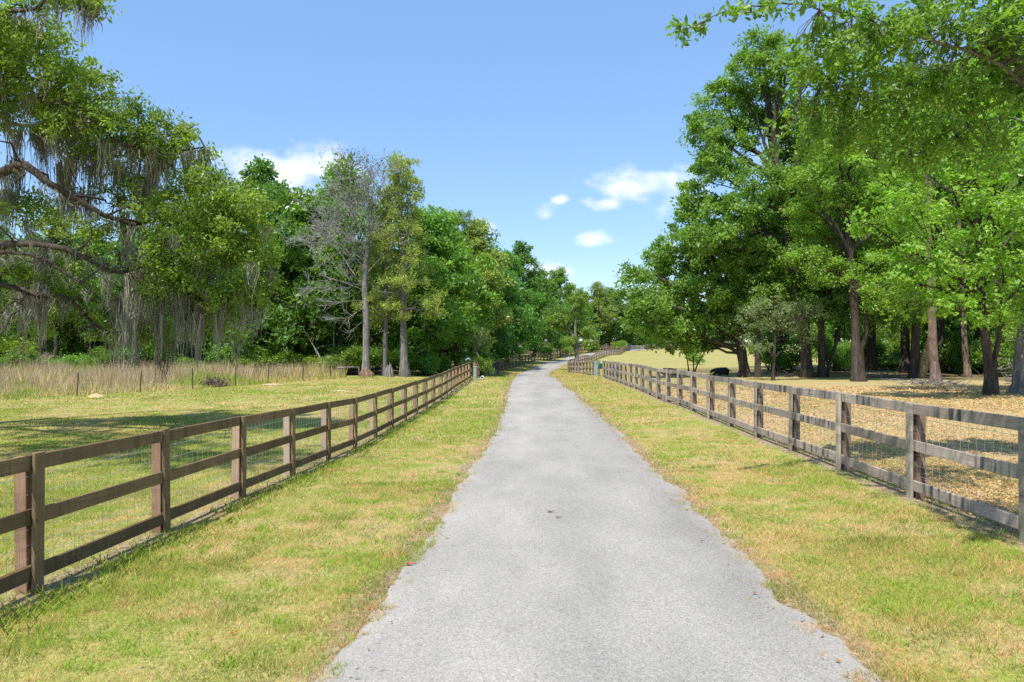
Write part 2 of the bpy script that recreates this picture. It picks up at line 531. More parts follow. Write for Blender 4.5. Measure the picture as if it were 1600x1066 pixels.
def road_edges(s):
    """wavering half widths (left, right) at arc length s"""
    l = HALF + .30 * (fbm(s * .9, s * 0 + 3.1, 5, 4) - .5) + .14 * (fbm(s * 4.5, s * 0 + 2.2, 15, 3) - .5) + .12 * (vnoise(s * .22, s * 0 + 1, 6) - .5)
    r = HALF + .42 * (fbm(s * .8, s * 0 + 9.7, 8, 4) - .5) + .20 * (fbm(s * 3.8, s * 0 + 4.2, 18, 3) - .5) + .20 * (vnoise(s * .22, s * 0 + 5, 9) - .5)
    return l, r


_seg = np.concatenate([[0], np.cumsum(np.linalg.norm(np.diff(ROADC, axis=0), axis=1))])


def road_dist(x, y):
    """signed lateral distance from the road's middle (positive to the right) and arc length"""
    x = np.asarray(x, float); y = np.asarray(y, float)
    yy = ROADC[:, 1]
    s = np.interp(y, yy, _seg); cx = np.interp(y, yy, ROADC[:, 0])
    slope = np.interp(y, (yy[1:] + yy[:-1]) / 2, np.diff(ROADC[:, 0]) / np.diff(yy))
    k = 1 / np.sqrt(1 + slope ** 2)
    return (x - cx) * k, s


FENCE_L = lambda y: -4.79 + .0348 * y
FENCE_R = lambda y: 5.15 + .0348 * y


def wood_weight(x, y):
    """how far a spot lies inside the wood on the left or the grove on the right"""
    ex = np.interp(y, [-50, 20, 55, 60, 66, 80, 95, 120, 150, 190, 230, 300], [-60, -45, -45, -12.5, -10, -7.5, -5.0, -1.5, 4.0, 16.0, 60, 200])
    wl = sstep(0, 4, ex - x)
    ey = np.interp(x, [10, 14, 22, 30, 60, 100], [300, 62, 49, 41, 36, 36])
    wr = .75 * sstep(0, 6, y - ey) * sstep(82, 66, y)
    return wl, wr


def ground_colours(x, y):
    """what the bare ground and the thin grass on it look like, from above"""
    n1 = fbm(x * .55, y * .55, 21, 4); n2 = fbm(x * .12, y * .12, 31, 3); n3 = fbm(x * 2.1, y * 2.1, 41, 3)
    dry = np.clip((n1 - .5) * 3.0 + (n2 - .5) * 2.4 + (n3 - .5) * 1.3 + .42, 0, 1)
    return dry


def build_ground():
    def axis(stops):
        out = [stops[0][0]]
        for (a, st), (b, _) in zip(stops[:-1], stops[1:]):
            n = max(1, int(round((b - a) / st))); out += list(np.linspace(a, b, n + 1)[1:])
        return np.array(out)
    xs = axis([(-2400, 300), (-600, 60), (-120, 8), (-40, 1.2), (-8, .4), (-5.4, .2), (7, .4), (10, 1.2), (40, 8), (120, 60), (600, 300), (2400, 1)])
    ys = axis([(-150, 20), (-10, 1), (3, .2), (22, .4), (34, .8), (110, 1.5), (215, 8), (300, 50), (700, 200), (2400, 1)])
    X, Y = np.meshgrid(xs, ys)
    Z = T(X, Y)
    nx, ny = len(xs), len(ys)
    i = np.arange(ny - 1)[:, None] * nx + np.arange(nx - 1)[None]
    f = np.stack([i, i + 1, i + nx + 1, i + nx], -1).reshape(-1, 4)
    x, y = X.ravel(), Y.ravel()
    wl, wr = wood_weight(x, y)
    fr = FENCE_R(y)
    litter = sstep(.0, .6, x - np.where(y < 61, fr, np.interp(y, [61, 88, 125, 165, 195, 260], [7.4, 6.9, 13.8, 24.3, 31.4, 60]))) * (.28 + .72 * sstep(70, 25, y)) * sstep(-30, -5, y)
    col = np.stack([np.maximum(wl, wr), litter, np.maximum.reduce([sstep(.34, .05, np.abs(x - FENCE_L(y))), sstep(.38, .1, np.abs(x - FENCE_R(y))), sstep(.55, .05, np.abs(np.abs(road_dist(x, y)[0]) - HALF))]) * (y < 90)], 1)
    m, nt, N, L = newmat('ground_soil')
    tc = N('ShaderNodeTexCoord'); P_ = tc.outputs['Object']
    at = N('ShaderNodeAttribute'); at.attribute_name = 'Col'
    sp = N('ShaderNodeSeparateColor'); L(at.outputs['Color'], sp.inputs[0])
    big = noise_node(N, L, P_, .16, 4, .6); mid = noise_node(N, L, P_, .9, 5, .65); fine = noise_node(N, L, P_, 14, 5, .7)
    veg = ramp(N, L, mid, [(.30, (.22, .265, .048)), (.46, (.32, .315, .080)), (.58, (.43, .345, .155)), (.72, (.46, .32, .175))])
    veg = mixc(N, L, ramp(N, L, big, [(.42, (0, 0, 0)), (.62, (.7, .7, .7))]), veg, (.255, .295, .055))
    lit = ramp(N, L, fine, [(.28, (.30, .20, .11)), (.45, (.46, .32, .175)), (.62, (.54, .39, .22)), (.78, (.44, .36, .14))])
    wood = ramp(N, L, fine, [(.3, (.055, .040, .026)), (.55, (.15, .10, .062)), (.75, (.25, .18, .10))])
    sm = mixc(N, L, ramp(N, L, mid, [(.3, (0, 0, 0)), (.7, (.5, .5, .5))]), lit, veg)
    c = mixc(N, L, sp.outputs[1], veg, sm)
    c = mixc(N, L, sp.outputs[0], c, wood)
    soil = ramp(N, L, fine, [(.3, (.15, .105, .07)), (.5, (.31, .225, .155)), (.7, (.44, .33, .235))])
    sf = N('ShaderNodeMath'); sf.operation = 'MULTIPLY_ADD'; sf.use_clamp = True; sf.inputs[1].default_value = 1.6
    so = N('ShaderNodeMath'); so.operation = 'MULTIPLY_ADD'; so.inputs[1].default_value = 1.4; so.inputs[2].default_value = -1.0; L(mid, so.inputs[0])
    L(sp.outputs[2], sf.inputs[0]); L(so.outputs[0], sf.inputs[2])
    sg = N('ShaderNodeMath'); sg.operation = 'MULTIPLY'; L(sf.outputs[0], sg.inputs[0]); L(sp.outputs[2], sg.inputs[1])
    c = mixc(N, L, sg.outputs[0], c, soil)
    spk = ramp(N, L, fine, [(.3, (.62, .62, .62)), (.6, (1.08, 1.08, 1.08))])
    c = mixc(N, L, 1.0, c, spk, 'MULTIPLY')
    principled(N, L, c, .95, .1, fine, .6, .03)
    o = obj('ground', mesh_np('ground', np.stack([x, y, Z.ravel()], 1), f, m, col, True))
    kind(o, 'structure')
    return o


def build_road():
    c = ROADC[ROADC[:, 1] > -12]
    c = catmull(c[::4], .10)
    d = np.gradient(c, axis=0); d /= np.linalg.norm(d, axis=1, keepdims=True)
    nrm = np.stack([d[:, 1], -d[:, 0]], 1)                      # to the right
    _, s = road_dist(c[:, 0], c[:, 1])
    l, r = road_edges(s)
    K = 11
    t = np.linspace(0, 1, K)[None]
    off = -l[:, None] * (1 - t) + r[:, None] * t
    xy = c[:, None] + off[..., None] * nrm[:, None]
    z = T(xy[..., 0], xy[..., 1]) + .014 + np.clip((xy[..., 1] - 60) / 2500, 0, .05)
    crown = .025 * (1 - ((t - .5) * 2) ** 2)
    z = z + crown
    z[:, 0] -= .012; z[:, -1] -= .012
    v = np.concatenate([xy, z[..., None]], -1).reshape(-1, 3)
    n = len(c)
    i = np.arange(n - 1)[:, None] * K + np.arange(K - 1)[None]
    f = np.stack([i, i + 1, i + K + 1, i + K], -1).reshape(-1, 4)
    edge = np.broadcast_to(np.abs(t - .5) * 2, (n, K)).ravel()
    side = np.broadcast_to(t, (n, K)).ravel()
    m, nt, N, L = newmat('chip_seal')
    tc = N('ShaderNodeTexCoord'); P_ = tc.outputs['Object']
    at = N('ShaderNodeAttribute'); at.attribute_name = 'Col'
    sp = N('ShaderNodeSeparateColor'); L(at.outputs['Color'], sp.inputs[0])
    vo = N('ShaderNodeTexVoronoi'); vo.inputs['Scale'].default_value = 120; L(P_, vo.inputs['Vector'])
    bw = N('ShaderNodeRGBToBW'); L(vo.outputs['Color'], bw.inputs[0])
    stone = ramp(N, L, bw.outputs[0], [(.08, (.222, .207, .182)), (.35, (.338, .316, .280)), (.65, (.388, .364, .323)), (.94, (.50, .468, .418))])
    n2 = noise_node(N, L, P_, 26, 5, .7)
    stone = mixc(N, L, 1.0, stone, ramp(N, L, n2, [(.30, (.82, .82, .82)), (.66, (1.07, 1.065, 1.06))]), 'MULTIPLY')
    mp = N('ShaderNodeMapping'); mp.inputs['Scale'].default_value = (1.0, .35, 1); L(P_, mp.inputs[0])
    n3 = noise_node(N, L, mp.outputs[0], 1.1, 5, .62)
    stone = mixc(N, L, 1.0, stone, ramp(N, L, n3, [(.3, (.80, .80, .80)), (.7, (1.12, 1.115, 1.11))]), 'MULTIPLY')
    tk = ramp(N, L, sp.outputs[1], [(.10, (1, 1, 1)), (.27, (1.05, 1.05, 1.05)), (.36, (1.0, 1.0, 1.0)), (.50, (.93, .93, .935))])
    tk2 = ramp(N, L, sp.outputs[1], [(.50, (1, 1, 1)), (.64, (1.04, 1.04, 1.04)), (.74, (1.05, 1.05, 1.05)), (.9, (.97, .97, .97))])
    stone = mixc(N, L, 1.0, mixc(N, L, 1.0, stone, tk, 'MULTIPLY'), tk2, 'MULTIPLY')
    # dusty sand along both edges and pits with dark binder near the left edge
    n4 = noise_node(N, L, P_, 3.0, 5, .7)
    ad = N('ShaderNodeMath'); ad.operation = 'MULTIPLY_ADD'; ad.inputs[1].default_value = .30; L(n4, ad.inputs[0]); L(sp.outputs[0], ad.inputs[2])
    dm = N('ShaderNodeMapRange'); dm.inputs['From Min'].default_value = 1.06; dm.inputs['From Max'].default_value = 1.22; dm.inputs['To Max'].default_value = .6; L(ad.outputs[0], dm.inputs['Value'])
    dust = dm.outputs[0]
    stone = mixc(N, L, dust, stone, (.42, .36, .29))
    vp = N('ShaderNodeTexVoronoi'); vp.inputs['Scale'].default_value = 6.5; vp.inputs['Randomness'].default_value = 1; L(P_, vp.inputs['Vector'])
    pit = ramp(N, L, vp.outputs['Distance'], [(.10, (1, 1, 1)), (.17, (0, 0, 0))])
    n5 = noise_node(N, L, P_, .55, 3, .6)
    lz = ramp(N, L, sp.outputs[1], [(.02, (1, 1, 1)), (.20, (0, 0, 0))])
    pm = mixc(N, L, 1.0, mixc(N, L, 1.0, pit, lz, 'MULTIPLY'), ramp(N, L, n5, [(.38, (0, 0, 0)), (.48, (1, 1, 1))]), 'MULTIPLY')
    stone = mixc(N, L, pm, stone, (.10, .10, .105))
    # narrow shrinkage cracks running here and there
    vc = N('ShaderNodeTexVoronoi'); vc.feature = 'DISTANCE_TO_EDGE'; vc.inputs['Scale'].default_value = .42
    wv = N('ShaderNodeVectorMath'); wv.operation = 'ADD'
    nn = N('ShaderNodeTexNoise'); nn.inputs['Scale'].default_value = 2.2; nn.inputs['Detail'].default_value = 4; L(P_, nn.inputs['Vector'])
    L(nn.outputs['Color'], wv.inputs[0]); L(P_, wv.inputs[1]); L(wv.outputs[0], vc.inputs['Vector'])
    ck = ramp(N, L, vc.outputs['Distance'], [(.0, (.5, .5, .5)), (.006, (0, 0, 0))])
    ck = mixc(N, L, 1.0, ck, ramp(N, L, n3, [(.5, (0, 0, 0)), (.62, (1, 1, 1))]), 'MULTIPLY')
    stone = mixc(N, L, ck, stone, (.16, .155, .15))
    principled(N, L, stone, .9, .2, bw.outputs[0], .55, .006)
    o = obj('road', mesh_np('road', v, f, m, np.stack([edge, side, edge * 0], 1), True))
    kind(o, 'structure')


build_ground()
build_road()

# ------------------------------------------------------------------ board fences
def plank_mesh(name, length, width, thick, axis, mat, seed):
    """a board with chamfered, slightly uneven edges; its length along local x (axis 0) or z (axis 2)"""
    rng = np.random.default_rng(seed)
    b = MB()
    if axis == 0: lo, hi = (0, -thick / 2, -width), (length, thick / 2, 0)
    else: lo, hi = (-width / 2, -thick / 2, 0), (width / 2, thick / 2, length)
    b.box(lo, hi, .006)
    b.v = [v + (rng.random(v.shape) - .5) * .005 for v in b.v]
    return b.mesh(name, mat)


def fence_meshes(tagname, rail, bat, post, h):
    return {'rail': [plank_mesh('rail_' + tagname, 2.44, .145, .038, 0, rail, k) for k in range(5)],
            'batten': [plank_mesh('batten_' + tagname, h + .25, .14, .038, 2, bat, 20 + k) for k in range(3)],
            'post': [plank_mesh('post_' + tagname, h + .22, .11, .12, 2, post, 40 + k) for k in range(3)]}


def board_fence(name, path, road_side, label, cat, group, meshes, h=1.31, spacing=2.44, wires=True, wire_to=40, tops=(1.305, .79, .262), seed=1, lean=.012):
    """posts behind, three rails in front of them, a batten over each rail joint, welded wire on the field side.
    road_side +1: the road lies to the right of the walking direction"""
    rng = random.Random(seed)
    p = catmull(path, spacing)
    n = len(p)
    z = T(p[:, 0], p[:, 1])
    root = empty(name, (p[0, 0], p[0, 1], z[0]), label, cat, group)
    base = Vector(root.location)
    d = np.gradient(p, axis=0); d /= np.linalg.norm(d, axis=1, keepdims=True)
    nr = np.stack([d[:, 1], -d[:, 0]], 1) * road_side
    topz = []
    for i in range(n):
        ang = math.atan2(d[i, 1], d[i, 0])
        for part, off, dz in (('post', -.081, -.25), ('batten', .039, -.25)):
            o = obj(part, rng.choice(meshes[part]), root)
            o.location = Vector((p[i, 0] + nr[i, 0] * off, p[i, 1] + nr[i, 1] * off, z[i] + dz + rng.uniform(-.012, .012) + (.015 if part == 'post' else .012))) - base
            o.rotation_euler = (rng.uniform(-lean, lean), rng.uniform(-lean, lean), ang + rng.uniform(-.02, .02))
    wb = MB()
    for i in range(n - 1):
        a, b_ = p[i], p[i + 1]
        L_ = np.linalg.norm(b_ - a)
        for t in tops:
            o = obj('rail', rng.choice(meshes['rail']), root)
            za, zb = z[i] + t + rng.uniform(-.012, .012), z[i + 1] + t + rng.uniform(-.012, .012)
            o.location = Vector((a[0], a[1], za)) - base
            ang = math.atan2(b_[1] - a[1], b_[0] - a[0])
            o.rotation_euler = (rng.uniform(-.012, .012), -math.atan2(zb - za, L_), ang)
            o.scale = (math.hypot(L_, zb - za) / 2.44 * .997, 1, 1)
        if wires and a[1] < wire_to:
            off = nr[i] * -.022
            q0 = np.array([a[0] + off[0], a[1] + off[1], z[i]]); q1 = np.array([b_[0] + off[0], b_[1] + off[1], z[i + 1]])
            for hz in (.10, .21, .32, .45, .60, .76, .93, 1.10, 1.27):
                k = np.linspace(0, 1, 5)[:, None]
                pts = q0 * (1 - k) + q1 * k; pts[:, 2] += hz + np.array([0, *(np.random.default_rng(i * 9 + int(hz * 100)).random(3) - .5) * .02, 0])
                wb.tube(pts, .0028, 3, False)
            m = int(L_ / .155)
            for j in range(1, m):
                k = j / m; pp = q0 * (1 - k) + q1 * k
                w = (np.random.default_rng(i * 31 + j).random(2) - .5) * .02
                wb.tube([pp + [0, 0, .06], pp + [w[0], w[1], .65], pp + [0, 0, 1.27]], .0022, 3, False)
    if wb.n: obj('wire_mesh', wb.mesh('wire_mesh', M_WIRE), root, Vector((0, 0, 0)) - base)
    return p, z, root


FM_L = fence_meshes('brown', M_RAIL_L, M_BAT_L, M_POST_L, 1.31)
FM_R = fence_meshes('grey', M_RAIL_R, M_BAT_R, M_POST_R, 1.31)
_y0 = 6.95 - 2.44 * 4
lp = [(FENCE_L(y), y) for y in (_y0, 12, 24, 38)] + [(-3.42, 47), (-3.2, 56)]
board_fence('board_fence', lp, 1, 'brown three-rail board fence with wire mesh along the left roadside verge', 'fence', 'board fences', FM_L, seed=3)
board_fence('board_fence', [(-2.95, 58.6), (-2.75, 68), (-2.4, 81), (-1.4, 91), (.2, 100), (4.5, 120), (9.5, 137), (17, 165), (27, 190)], 1,
            'far brown board fence following the outer left side of the road bend', 'fence', 'board fences', FM_L, wires=False, seed=4)
_y0 = 7.9 - 2.44 * 4
rp = [(FENCE_R(y), y) for y in (_y0, 14, 26, 40)] + [(6.8, 47.4), (7.2, 58)]
board_fence('board_fence', rp, -1, 'weathered grey three-rail board fence along the right roadside verge', 'fence', 'board fences', FM_R, seed=5)
board_fence('board_fence', [(7.35, 62.6), (7.3, 72), (6.75, 84), (6.9, 91), (8.3, 99), (10.6, 110), (13.6, 125), (18, 143), (24, 165), (31, 195)], -1,
            'grey board fence curving round the inside of the road bend behind the young tree', 'fence', 'board fences', FM_R, wires=False, seed=6)
board_fence('board_fence', [(2.5, 150), (8, 158), (15, 172)], 1, 'pale distant paddock fence beyond the road bend, below the wood', 'fence', 'board fences', FM_R, wires=False, seed=8)
board_fence('board_fence', [(36, 205), (44, 207), (52, 206)], -1, 'farthest pale paddock fence on the rise at the right of the road', 'fence', 'board fences', FM_R, wires=False, seed=9)


def wire_fence():
    pts = [px(*a) for a in ((-170, 633, 35), (-10, 624, 37.5), (120, 619, 40), (219, 616.5, 42), (301, 612, 44), (368, 606, 46.5), (419, 599.4, 49.5), (473, 595.8, 51.5), (517, 593, 53.5), (540, 592, 55))]
    P = np.array([[q[0], q[1], T(q[0], q[1])] for q in pts])
    root = empty('wire_fence', P[0], 'thin steel-post wire fence between the mown field and the dry weeds', 'fence')
    base = Vector(P[0])
    b = MB()
    # studded T-section post
    b.box((-.022, -.004, -.4), (.022, .004, 1.28)); b.box((-.004, .0045, -.4), (.004, .036, 1.275))
    for k in range(14): b.box((-.012, -.010, .1 + k * .085), (.012, -.0045, .125 + k * .085))
    me = b.mesh('steel_post', M_STEEL_POST)
    rng = random.Random(3)
    for i, q in enumerate(P):
        o = obj('steel_post', me, root, Vector(q) - base, (rng.uniform(-.04, .04), rng.uniform(-.05, .05), rng.uniform(-.3, .3)))
        o.scale = (1.5, 1.5, 1)
    w = MB()
    for i in range(len(P) - 1):
        for hz in (.12, .3, .5, .72, .95, 1.2):
            k = np.linspace(0, 1, 5)[:, None]
            pts = P[i] * (1 - k) + P[i + 1] * k; pts[:, 2] += hz - .03 * np.sin(k[:, 0] * np.pi)
            w.tube(pts, .003, 3, False)
        L_ = np.linalg.norm(P[i + 1] - P[i])
        for j in range(1, int(L_ / .3)):
            k = j / int(L_ / .3); pp = P[i] * (1 - k) + P[i + 1] * k
            w.tube([pp + [0, 0, .1], pp + [0, 0, 1.19]], .0022, 3, False)
    obj('field_wire', w.mesh('field_wire', M_WIRE), root, -base)


wire_fence()

# ------------------------------------------------------------------ trees
def unit(v): return v / (np.linalg.norm(v, axis=-1, keepdims=True) + 1e-9)


def leaves(mb, c, L, W, rng, col, up=.6, out=None, outw=.5, shape='rhomb', droop=.0, colvar=.15):
    """leaves at the points c; col is an rgb or one per leaf"""
    n = len(c)
    nrm = rng.normal(size=(n, 3)); nrm = unit(nrm)
    nrm = nrm + np.array([0, 0, up])
    if out is not None: nrm = nrm + out * outw
    nrm = unit(nrm)
    t = rng.normal(size=(n, 3)); t[:, 2] -= droop
    if out is not None: t = t + out * .5
    t = unit(t - nrm * (t * nrm).sum(1, keepdims=True)); s = np.cross(nrm, t)
    sz = np.clip(np.exp(rng.normal(-.02, .28, (n, 1))), .5, 1.8)
    L = L * sz; W = W * sz
    col = np.broadcast_to(np.asarray(col, float), (n, 3))
    f = 1 + colvar * rng.normal(size=(n, 1)) * np.array([[1.0, .8, 1.0]])
    col = np.clip(col * np.clip(f, .45, 1.8), .004, .9)
    if shape == 'rhomb':
        v = np.stack([c, c + t * L * .48 + s * W * .5 + nrm * W * .10, c + t * L, c + t * L * .48 - s * W * .5 + nrm * W * .10], 1)
        q = np.arange(n)[:, None] * 4 + np.array([[0, 1, 2, 3]])
        mb.add(v.reshape(-1, 3), q, None, np.repeat(col, 4, 0))
    elif shape == 'oval':
        v = np.stack([c, c + t * L * .3 + s * W * .45 + nrm * W * .12, c + t * L * .72 + s * W * .5 + nrm * W * .12, c + t * L,
                      c + t * L * .72 - s * W * .5 + nrm * W * .12, c + t * L * .3 - s * W * .45 + nrm * W * .12], 1)
        k = np.arange(n)[:, None] * 6
        q = np.concatenate([k + np.array([[0, 1, 2, 3]]), k + np.array([[0, 3, 4, 5]])])
        mb.add(v.reshape(-1, 3), q, None, np.repeat(col, 6, 0))
    elif shape == 'star':                                       # three pointed lobes of a sweetgum leaf
        vs = []; qs = []
        for j, a in enumerate((-1.05, 0, 1.05)):
            tt = t * math.cos(a) + s * math.sin(a); ss = np.cross(nrm, tt)
            LL = L * (1.0 if a == 0 else .85)
            vs.append(np.stack([c, c + tt * LL * .45 + ss * W * .26, c + tt * LL - nrm * W * .12, c + tt * LL * .45 - ss * W * .26], 1))
        v = np.concatenate(vs, 1)
        k = np.arange(n)[:, None] * 12
        q = np.concatenate([k + np.array([[0, 1, 2, 3]]) + 4 * j for j in range(3)])
        mb.add(v.reshape(-1, 3), q, None, np.repeat(col, 12, 0))


def bend(a, b, rng, amp, n=6, sag=0.0):
    """a wandering limb from a to b"""
    a = np.asarray(a, float); b = np.asarray(b, float)
    k = np.linspace(0, 1, n)[:, None]
    p = a * (1 - k) + b * k
    L_ = np.linalg.norm(b - a)
    w = rng.normal(size=(n, 3)) * amp * L_; w[0] = w[-1] = 0
    w = (w + np.roll(w, 1, 0)) * .6; w[0] = 0; w[-1] = 0
    p = p + w * np.sin(k * np.pi)
    p[:, 2] += sag * L_ * np.sin(k[:, 0] * np.pi)
    return p


def lobe_points(rng, c, r, n, shell=.55, top=.25):
    """clump centres through an ellipsoid, more of them towards its skin and upper side"""
    d = unit(rng.normal(size=(n, 3)))
    d[:, 2] = d[:, 2] + top * rng.random(n); d = unit(d)
    rad = shell + (1 - shell) * rng.random((n, 1)) ** .6
    rad *= .82 + .36 * rng.random((n, 1))
    return np.asarray(c) + d * rad * np.asarray(r), d


def make_tree(seed, trunk, rad, lobes, leaf, col, bark, clump_r=.55, per_clump=80, clump_k=9.0, up=.3, shape='rhomb', twigs=False, limb_r=.10,
              dead=0.0, limb_from=.25, leafmat=None, droop=0.0, col2=None, sub=7, knots=8, top_tint=None, flat=.75):
    """trunk polyline and leaf lobes [(centre, radii, density)] -> trunk mesh, crown mesh"""
    rng = np.random.default_rng(seed)
    tb, cb = MB(), MB()
    trunk = np.asarray(trunk, float); rad = np.asarray(rad, float)
    fine = catmull(np.hstack([trunk, rad[:, None]]), max(.5, np.linalg.norm(trunk[-1] - trunk[0]) / 18))
    tp, tr = fine[:, :3], np.maximum(fine[:, 3], .015)
    tb.tube(tp, tr, 11, True, .16, rng)
    for (c, r, k) in lobes:
        c = np.asarray(c, float); r = np.asarray(r, float) if np.ndim(r) else np.array([r, r, r * flat])
        # limb from the trunk below the lobe
        h = c[2] - tp[0, 2]
        want = tp[0, 2] + h * (.62 + .25 * rng.random()) - .3 * np.linalg.norm((c - tp[-1])[:2]) * .5
        cand = np.where(tp[:, 2] > tp[0, 2] + limb_from * (tp[-1, 2] - tp[0, 2]))[0]
        j = cand[np.argmin(np.abs(tp[cand, 2] - want))]
        r0 = min(tr[j] * .7, limb_r)
        limb = bend(tp[j], c, rng, .07, 7, .06)
        tb.tube(limb, np.linspace(r0, max(.02, r0 * .28), 7), 6, False, .15, rng)
        m = max(3, int(k * clump_k * (r[0] * r[1] * r[2]) ** (2 / 3)))
        pts, d = lobe_points(rng, c, r, m)
        for i in range(min(sub, m)):
            q = bend(limb[rng.integers(3, 7)], pts[i], rng, .08, 4)
            tb.tube(q, np.linspace(max(.018, r0 * .3), .008, 4), 4, False)
        if twigs:
            for i in range(min(sub, m), m):
                q = bend(c + (pts[i] - c) * .3, pts[i], rng, .12, 3)
                tb.tube(q, [.009, .006, .003], 3, False)
        if dead and rng.random() < dead: continue
        n = per_clump
        cc = np.repeat(pts, n, 0); dd = np.repeat(d, n, 0)
        cr = np.repeat(clump_r * (.6 + .8 * rng.random((m, 1))), n, 0)
        g = rng.normal(size=(m * n, 3)) * np.array([.52, .52, .36])
        pos = cc + g * cr
        base = np.asarray(col, float) * (1 + .14 * rng.normal(size=(m, 1)))
        if col2 is not None:
            f = np.clip(rng.normal(.35, .35, (m, 1)), 0, 1); base = base * (1 - f) + np.asarray(col2) * f
        leaves(cb, pos, leaf[0], leaf[1], rng, np.repeat(base, n, 0), up, unit(g + dd * .5), .5, shape, droop)
    return tb.mesh('trunk', bark, True), cb.mesh('crown', leafmat or M_LEAF)


def trunk_line(H, lean=(0, 0), seed=0, n=6, wob=.02, r=.3, flare=1.5):
    rng = np.random.default_rng(seed)
    k = np.linspace(0, 1, n)
    p = np.stack([lean[0] * k ** 1.3 + wob * H * (rng.random(n) - .5) * (k > 0) * 1.2, lean[1] * k ** 1.3 + wob * H * (rng.random(n) - .5) * (k > 0) * 1.2, k * H], 1)
    p = np.vstack([[0, 0, -.5], p[:1] + [0, 0, .05], [p[1] * .18 + [0, 0, .02 * H]], p[1:]])
    rr = np.concatenate([[r * flare * 1.15, r * flare, r * 1.08], r * (1 - k[1:] * .86)])
    return p, rr


def broadleaf(seed, H, R, cb, nl, col, leaf=(.27, .15), bark=None, r=.22, col2=None, per=95, ck=6.6, cr=.55, prof=None, lobe_r=None, droop=0.0, up=.3):
    rng = np.random.default_rng(seed)
    tp, tr = trunk_line(H * .93, rng.normal(size=2) * .03 * H, seed, r=r)
    lobes = []
    ga = rng.random() * 6.28
    for i in range(nl):
        k = (i + .5) / nl
        w = (prof or (lambda t: (math.sin(min(1, t * 1.12 + .12) * math.pi) ** .65)))(k)
        a = ga + i * 2.4 + rng.normal() * .3
        rho = R * w * (.35 + .5 * rng.random())
        zc = H * (cb + (1 - cb) * (k * .93 + .02))
        ax = np.interp(zc, tp[:, 2], tp[:, 0]); ay = np.interp(zc, tp[:, 2], tp[:, 1])
        lr = (lobe_r or R * .42) * (.75 + .5 * rng.random()) * (1 - .25 * k)
        lobes.append(((ax + rho * math.cos(a), ay + rho * math.sin(a), zc), (lr, lr, lr * .78), 1.0))
    return make_tree(seed, tp, tr, lobes, leaf, col, bark or M_BARK_BROWN, cr, per, ck, up, limb_r=r * .5, col2=col2, droop=droop, sub=4)


def place_tree(name, meshes, loc, label, cat='tree', group=None, rot=0.0, scale=1.0, zscale=None, crown_first=True):
    z = T(loc[0], loc[1])
    root = empty(name, (loc[0], loc[1], z), label, cat, group)
    root.rotation_euler = (0, 0, rot)
    root.scale = (scale, scale, zscale or scale)
    for nm, me in zip(('trunk', 'crown', 'moss'), meshes):
        obj(nm, me, root)
    return root


G_MID = (0.1559, 0.2948, 0.0439)
G_DARK = (0.1273, 0.2497, 0.0505)
G_LIGHT = (0.2299, 0.3735, 0.0531)
G_YEL = (0.2915, 0.385, 0.0616)
G_OLIVE = (0.246, 0.3, 0.0816)

# shared crowns for the woods
FOREST = [broadleaf(101, 13.5, 4.0, .28, 15, G_MID, col2=G_LIGHT),
          broadleaf(102, 12.0, 4.4, .12, 14, G_DARK, col2=G_MID),
          broadleaf(103, 15.0, 3.8, .32, 16, G_MID, col2=G_DARK),
          broadleaf(104, 11.0, 4.2, .10, 13, G_LIGHT, col2=G_MID),
          broadleaf(105, 14.0, 3.6, .30, 15, G_OLIVE, col2=G_YEL),
          broadleaf(106, 12.5, 4.8, .10, 16, (.12, .26, .04), col2=G_LIGHT)]


def pine(seed, H, cbase, R, col, bark=None):
    rng = np.random.default_rng(seed)
    tp, tr = trunk_line(H, rng.normal(size=2) * .02 * H, seed, r=.19, wob=.015)
    lobes = []
    n = 22
    for i in range(n):
        k = i / (n - 1)
        zc = H * (cbase + (1 - cbase) * k)
        a = i * 2.4 + rng.normal() * .4
        rho = R * (1 - .72 * k) * (.45 + .6 * rng.random())
        ax = np.interp(zc, tp[:, 2], tp[:, 0]); ay = np.interp(zc, tp[:, 2], tp[:, 1])
        lobes.append(((ax + rho * math.cos(a), ay + rho * math.sin(a), zc + .3), (.85, .85, .55), 1))
    return make_tree(seed, tp, tr, lobes, (.36, .06), col, bark or M_BARK_RED, .34, 80, 10, .2, limb_r=.06, sub=9, limb_from=.5)


def cypress(seed, H, R, cbase, col, col2):
    rng = np.random.default_rng(seed)
    tp, tr = trunk_line(H * .97, rng.normal(size=2) * .015 * H, seed, r=.34, flare=1.7)
    lobes = []
    n = 44
    for i in range(n):
        k = (i + .5) / n
        zc = H * (cbase + (1 - cbase) * k)
        a = i * 2.4 + rng.normal() * .5
        rho = R * (1 - .78 * k ** 1.1) * (.35 + .7 * rng.random())
        ax = np.interp(zc, tp[:, 2], tp[:, 0]); ay = np.interp(zc, tp[:, 2], tp[:, 1])
        lobes.append(((ax + rho * math.cos(a), ay + rho * math.sin(a), zc + .25 * rho), (.8, .8, .6), 1))
    return make_tree(seed, tp, tr, lobes, (.22, .08), col, M_BARK_GREY, .42, 70, 11, .3, limb_r=.07, sub=6, col2=col2, limb_from=.3)


PINES = [pine(201, 18, .55, 3.4, (.17, .25, .06)), pine(202, 16, .62, 3.0, (.19, .25, .07))]
CYPRESS = [cypress(211, 17, 3.4, .24, (.33, .38, .09), (.27, .38, .075))]


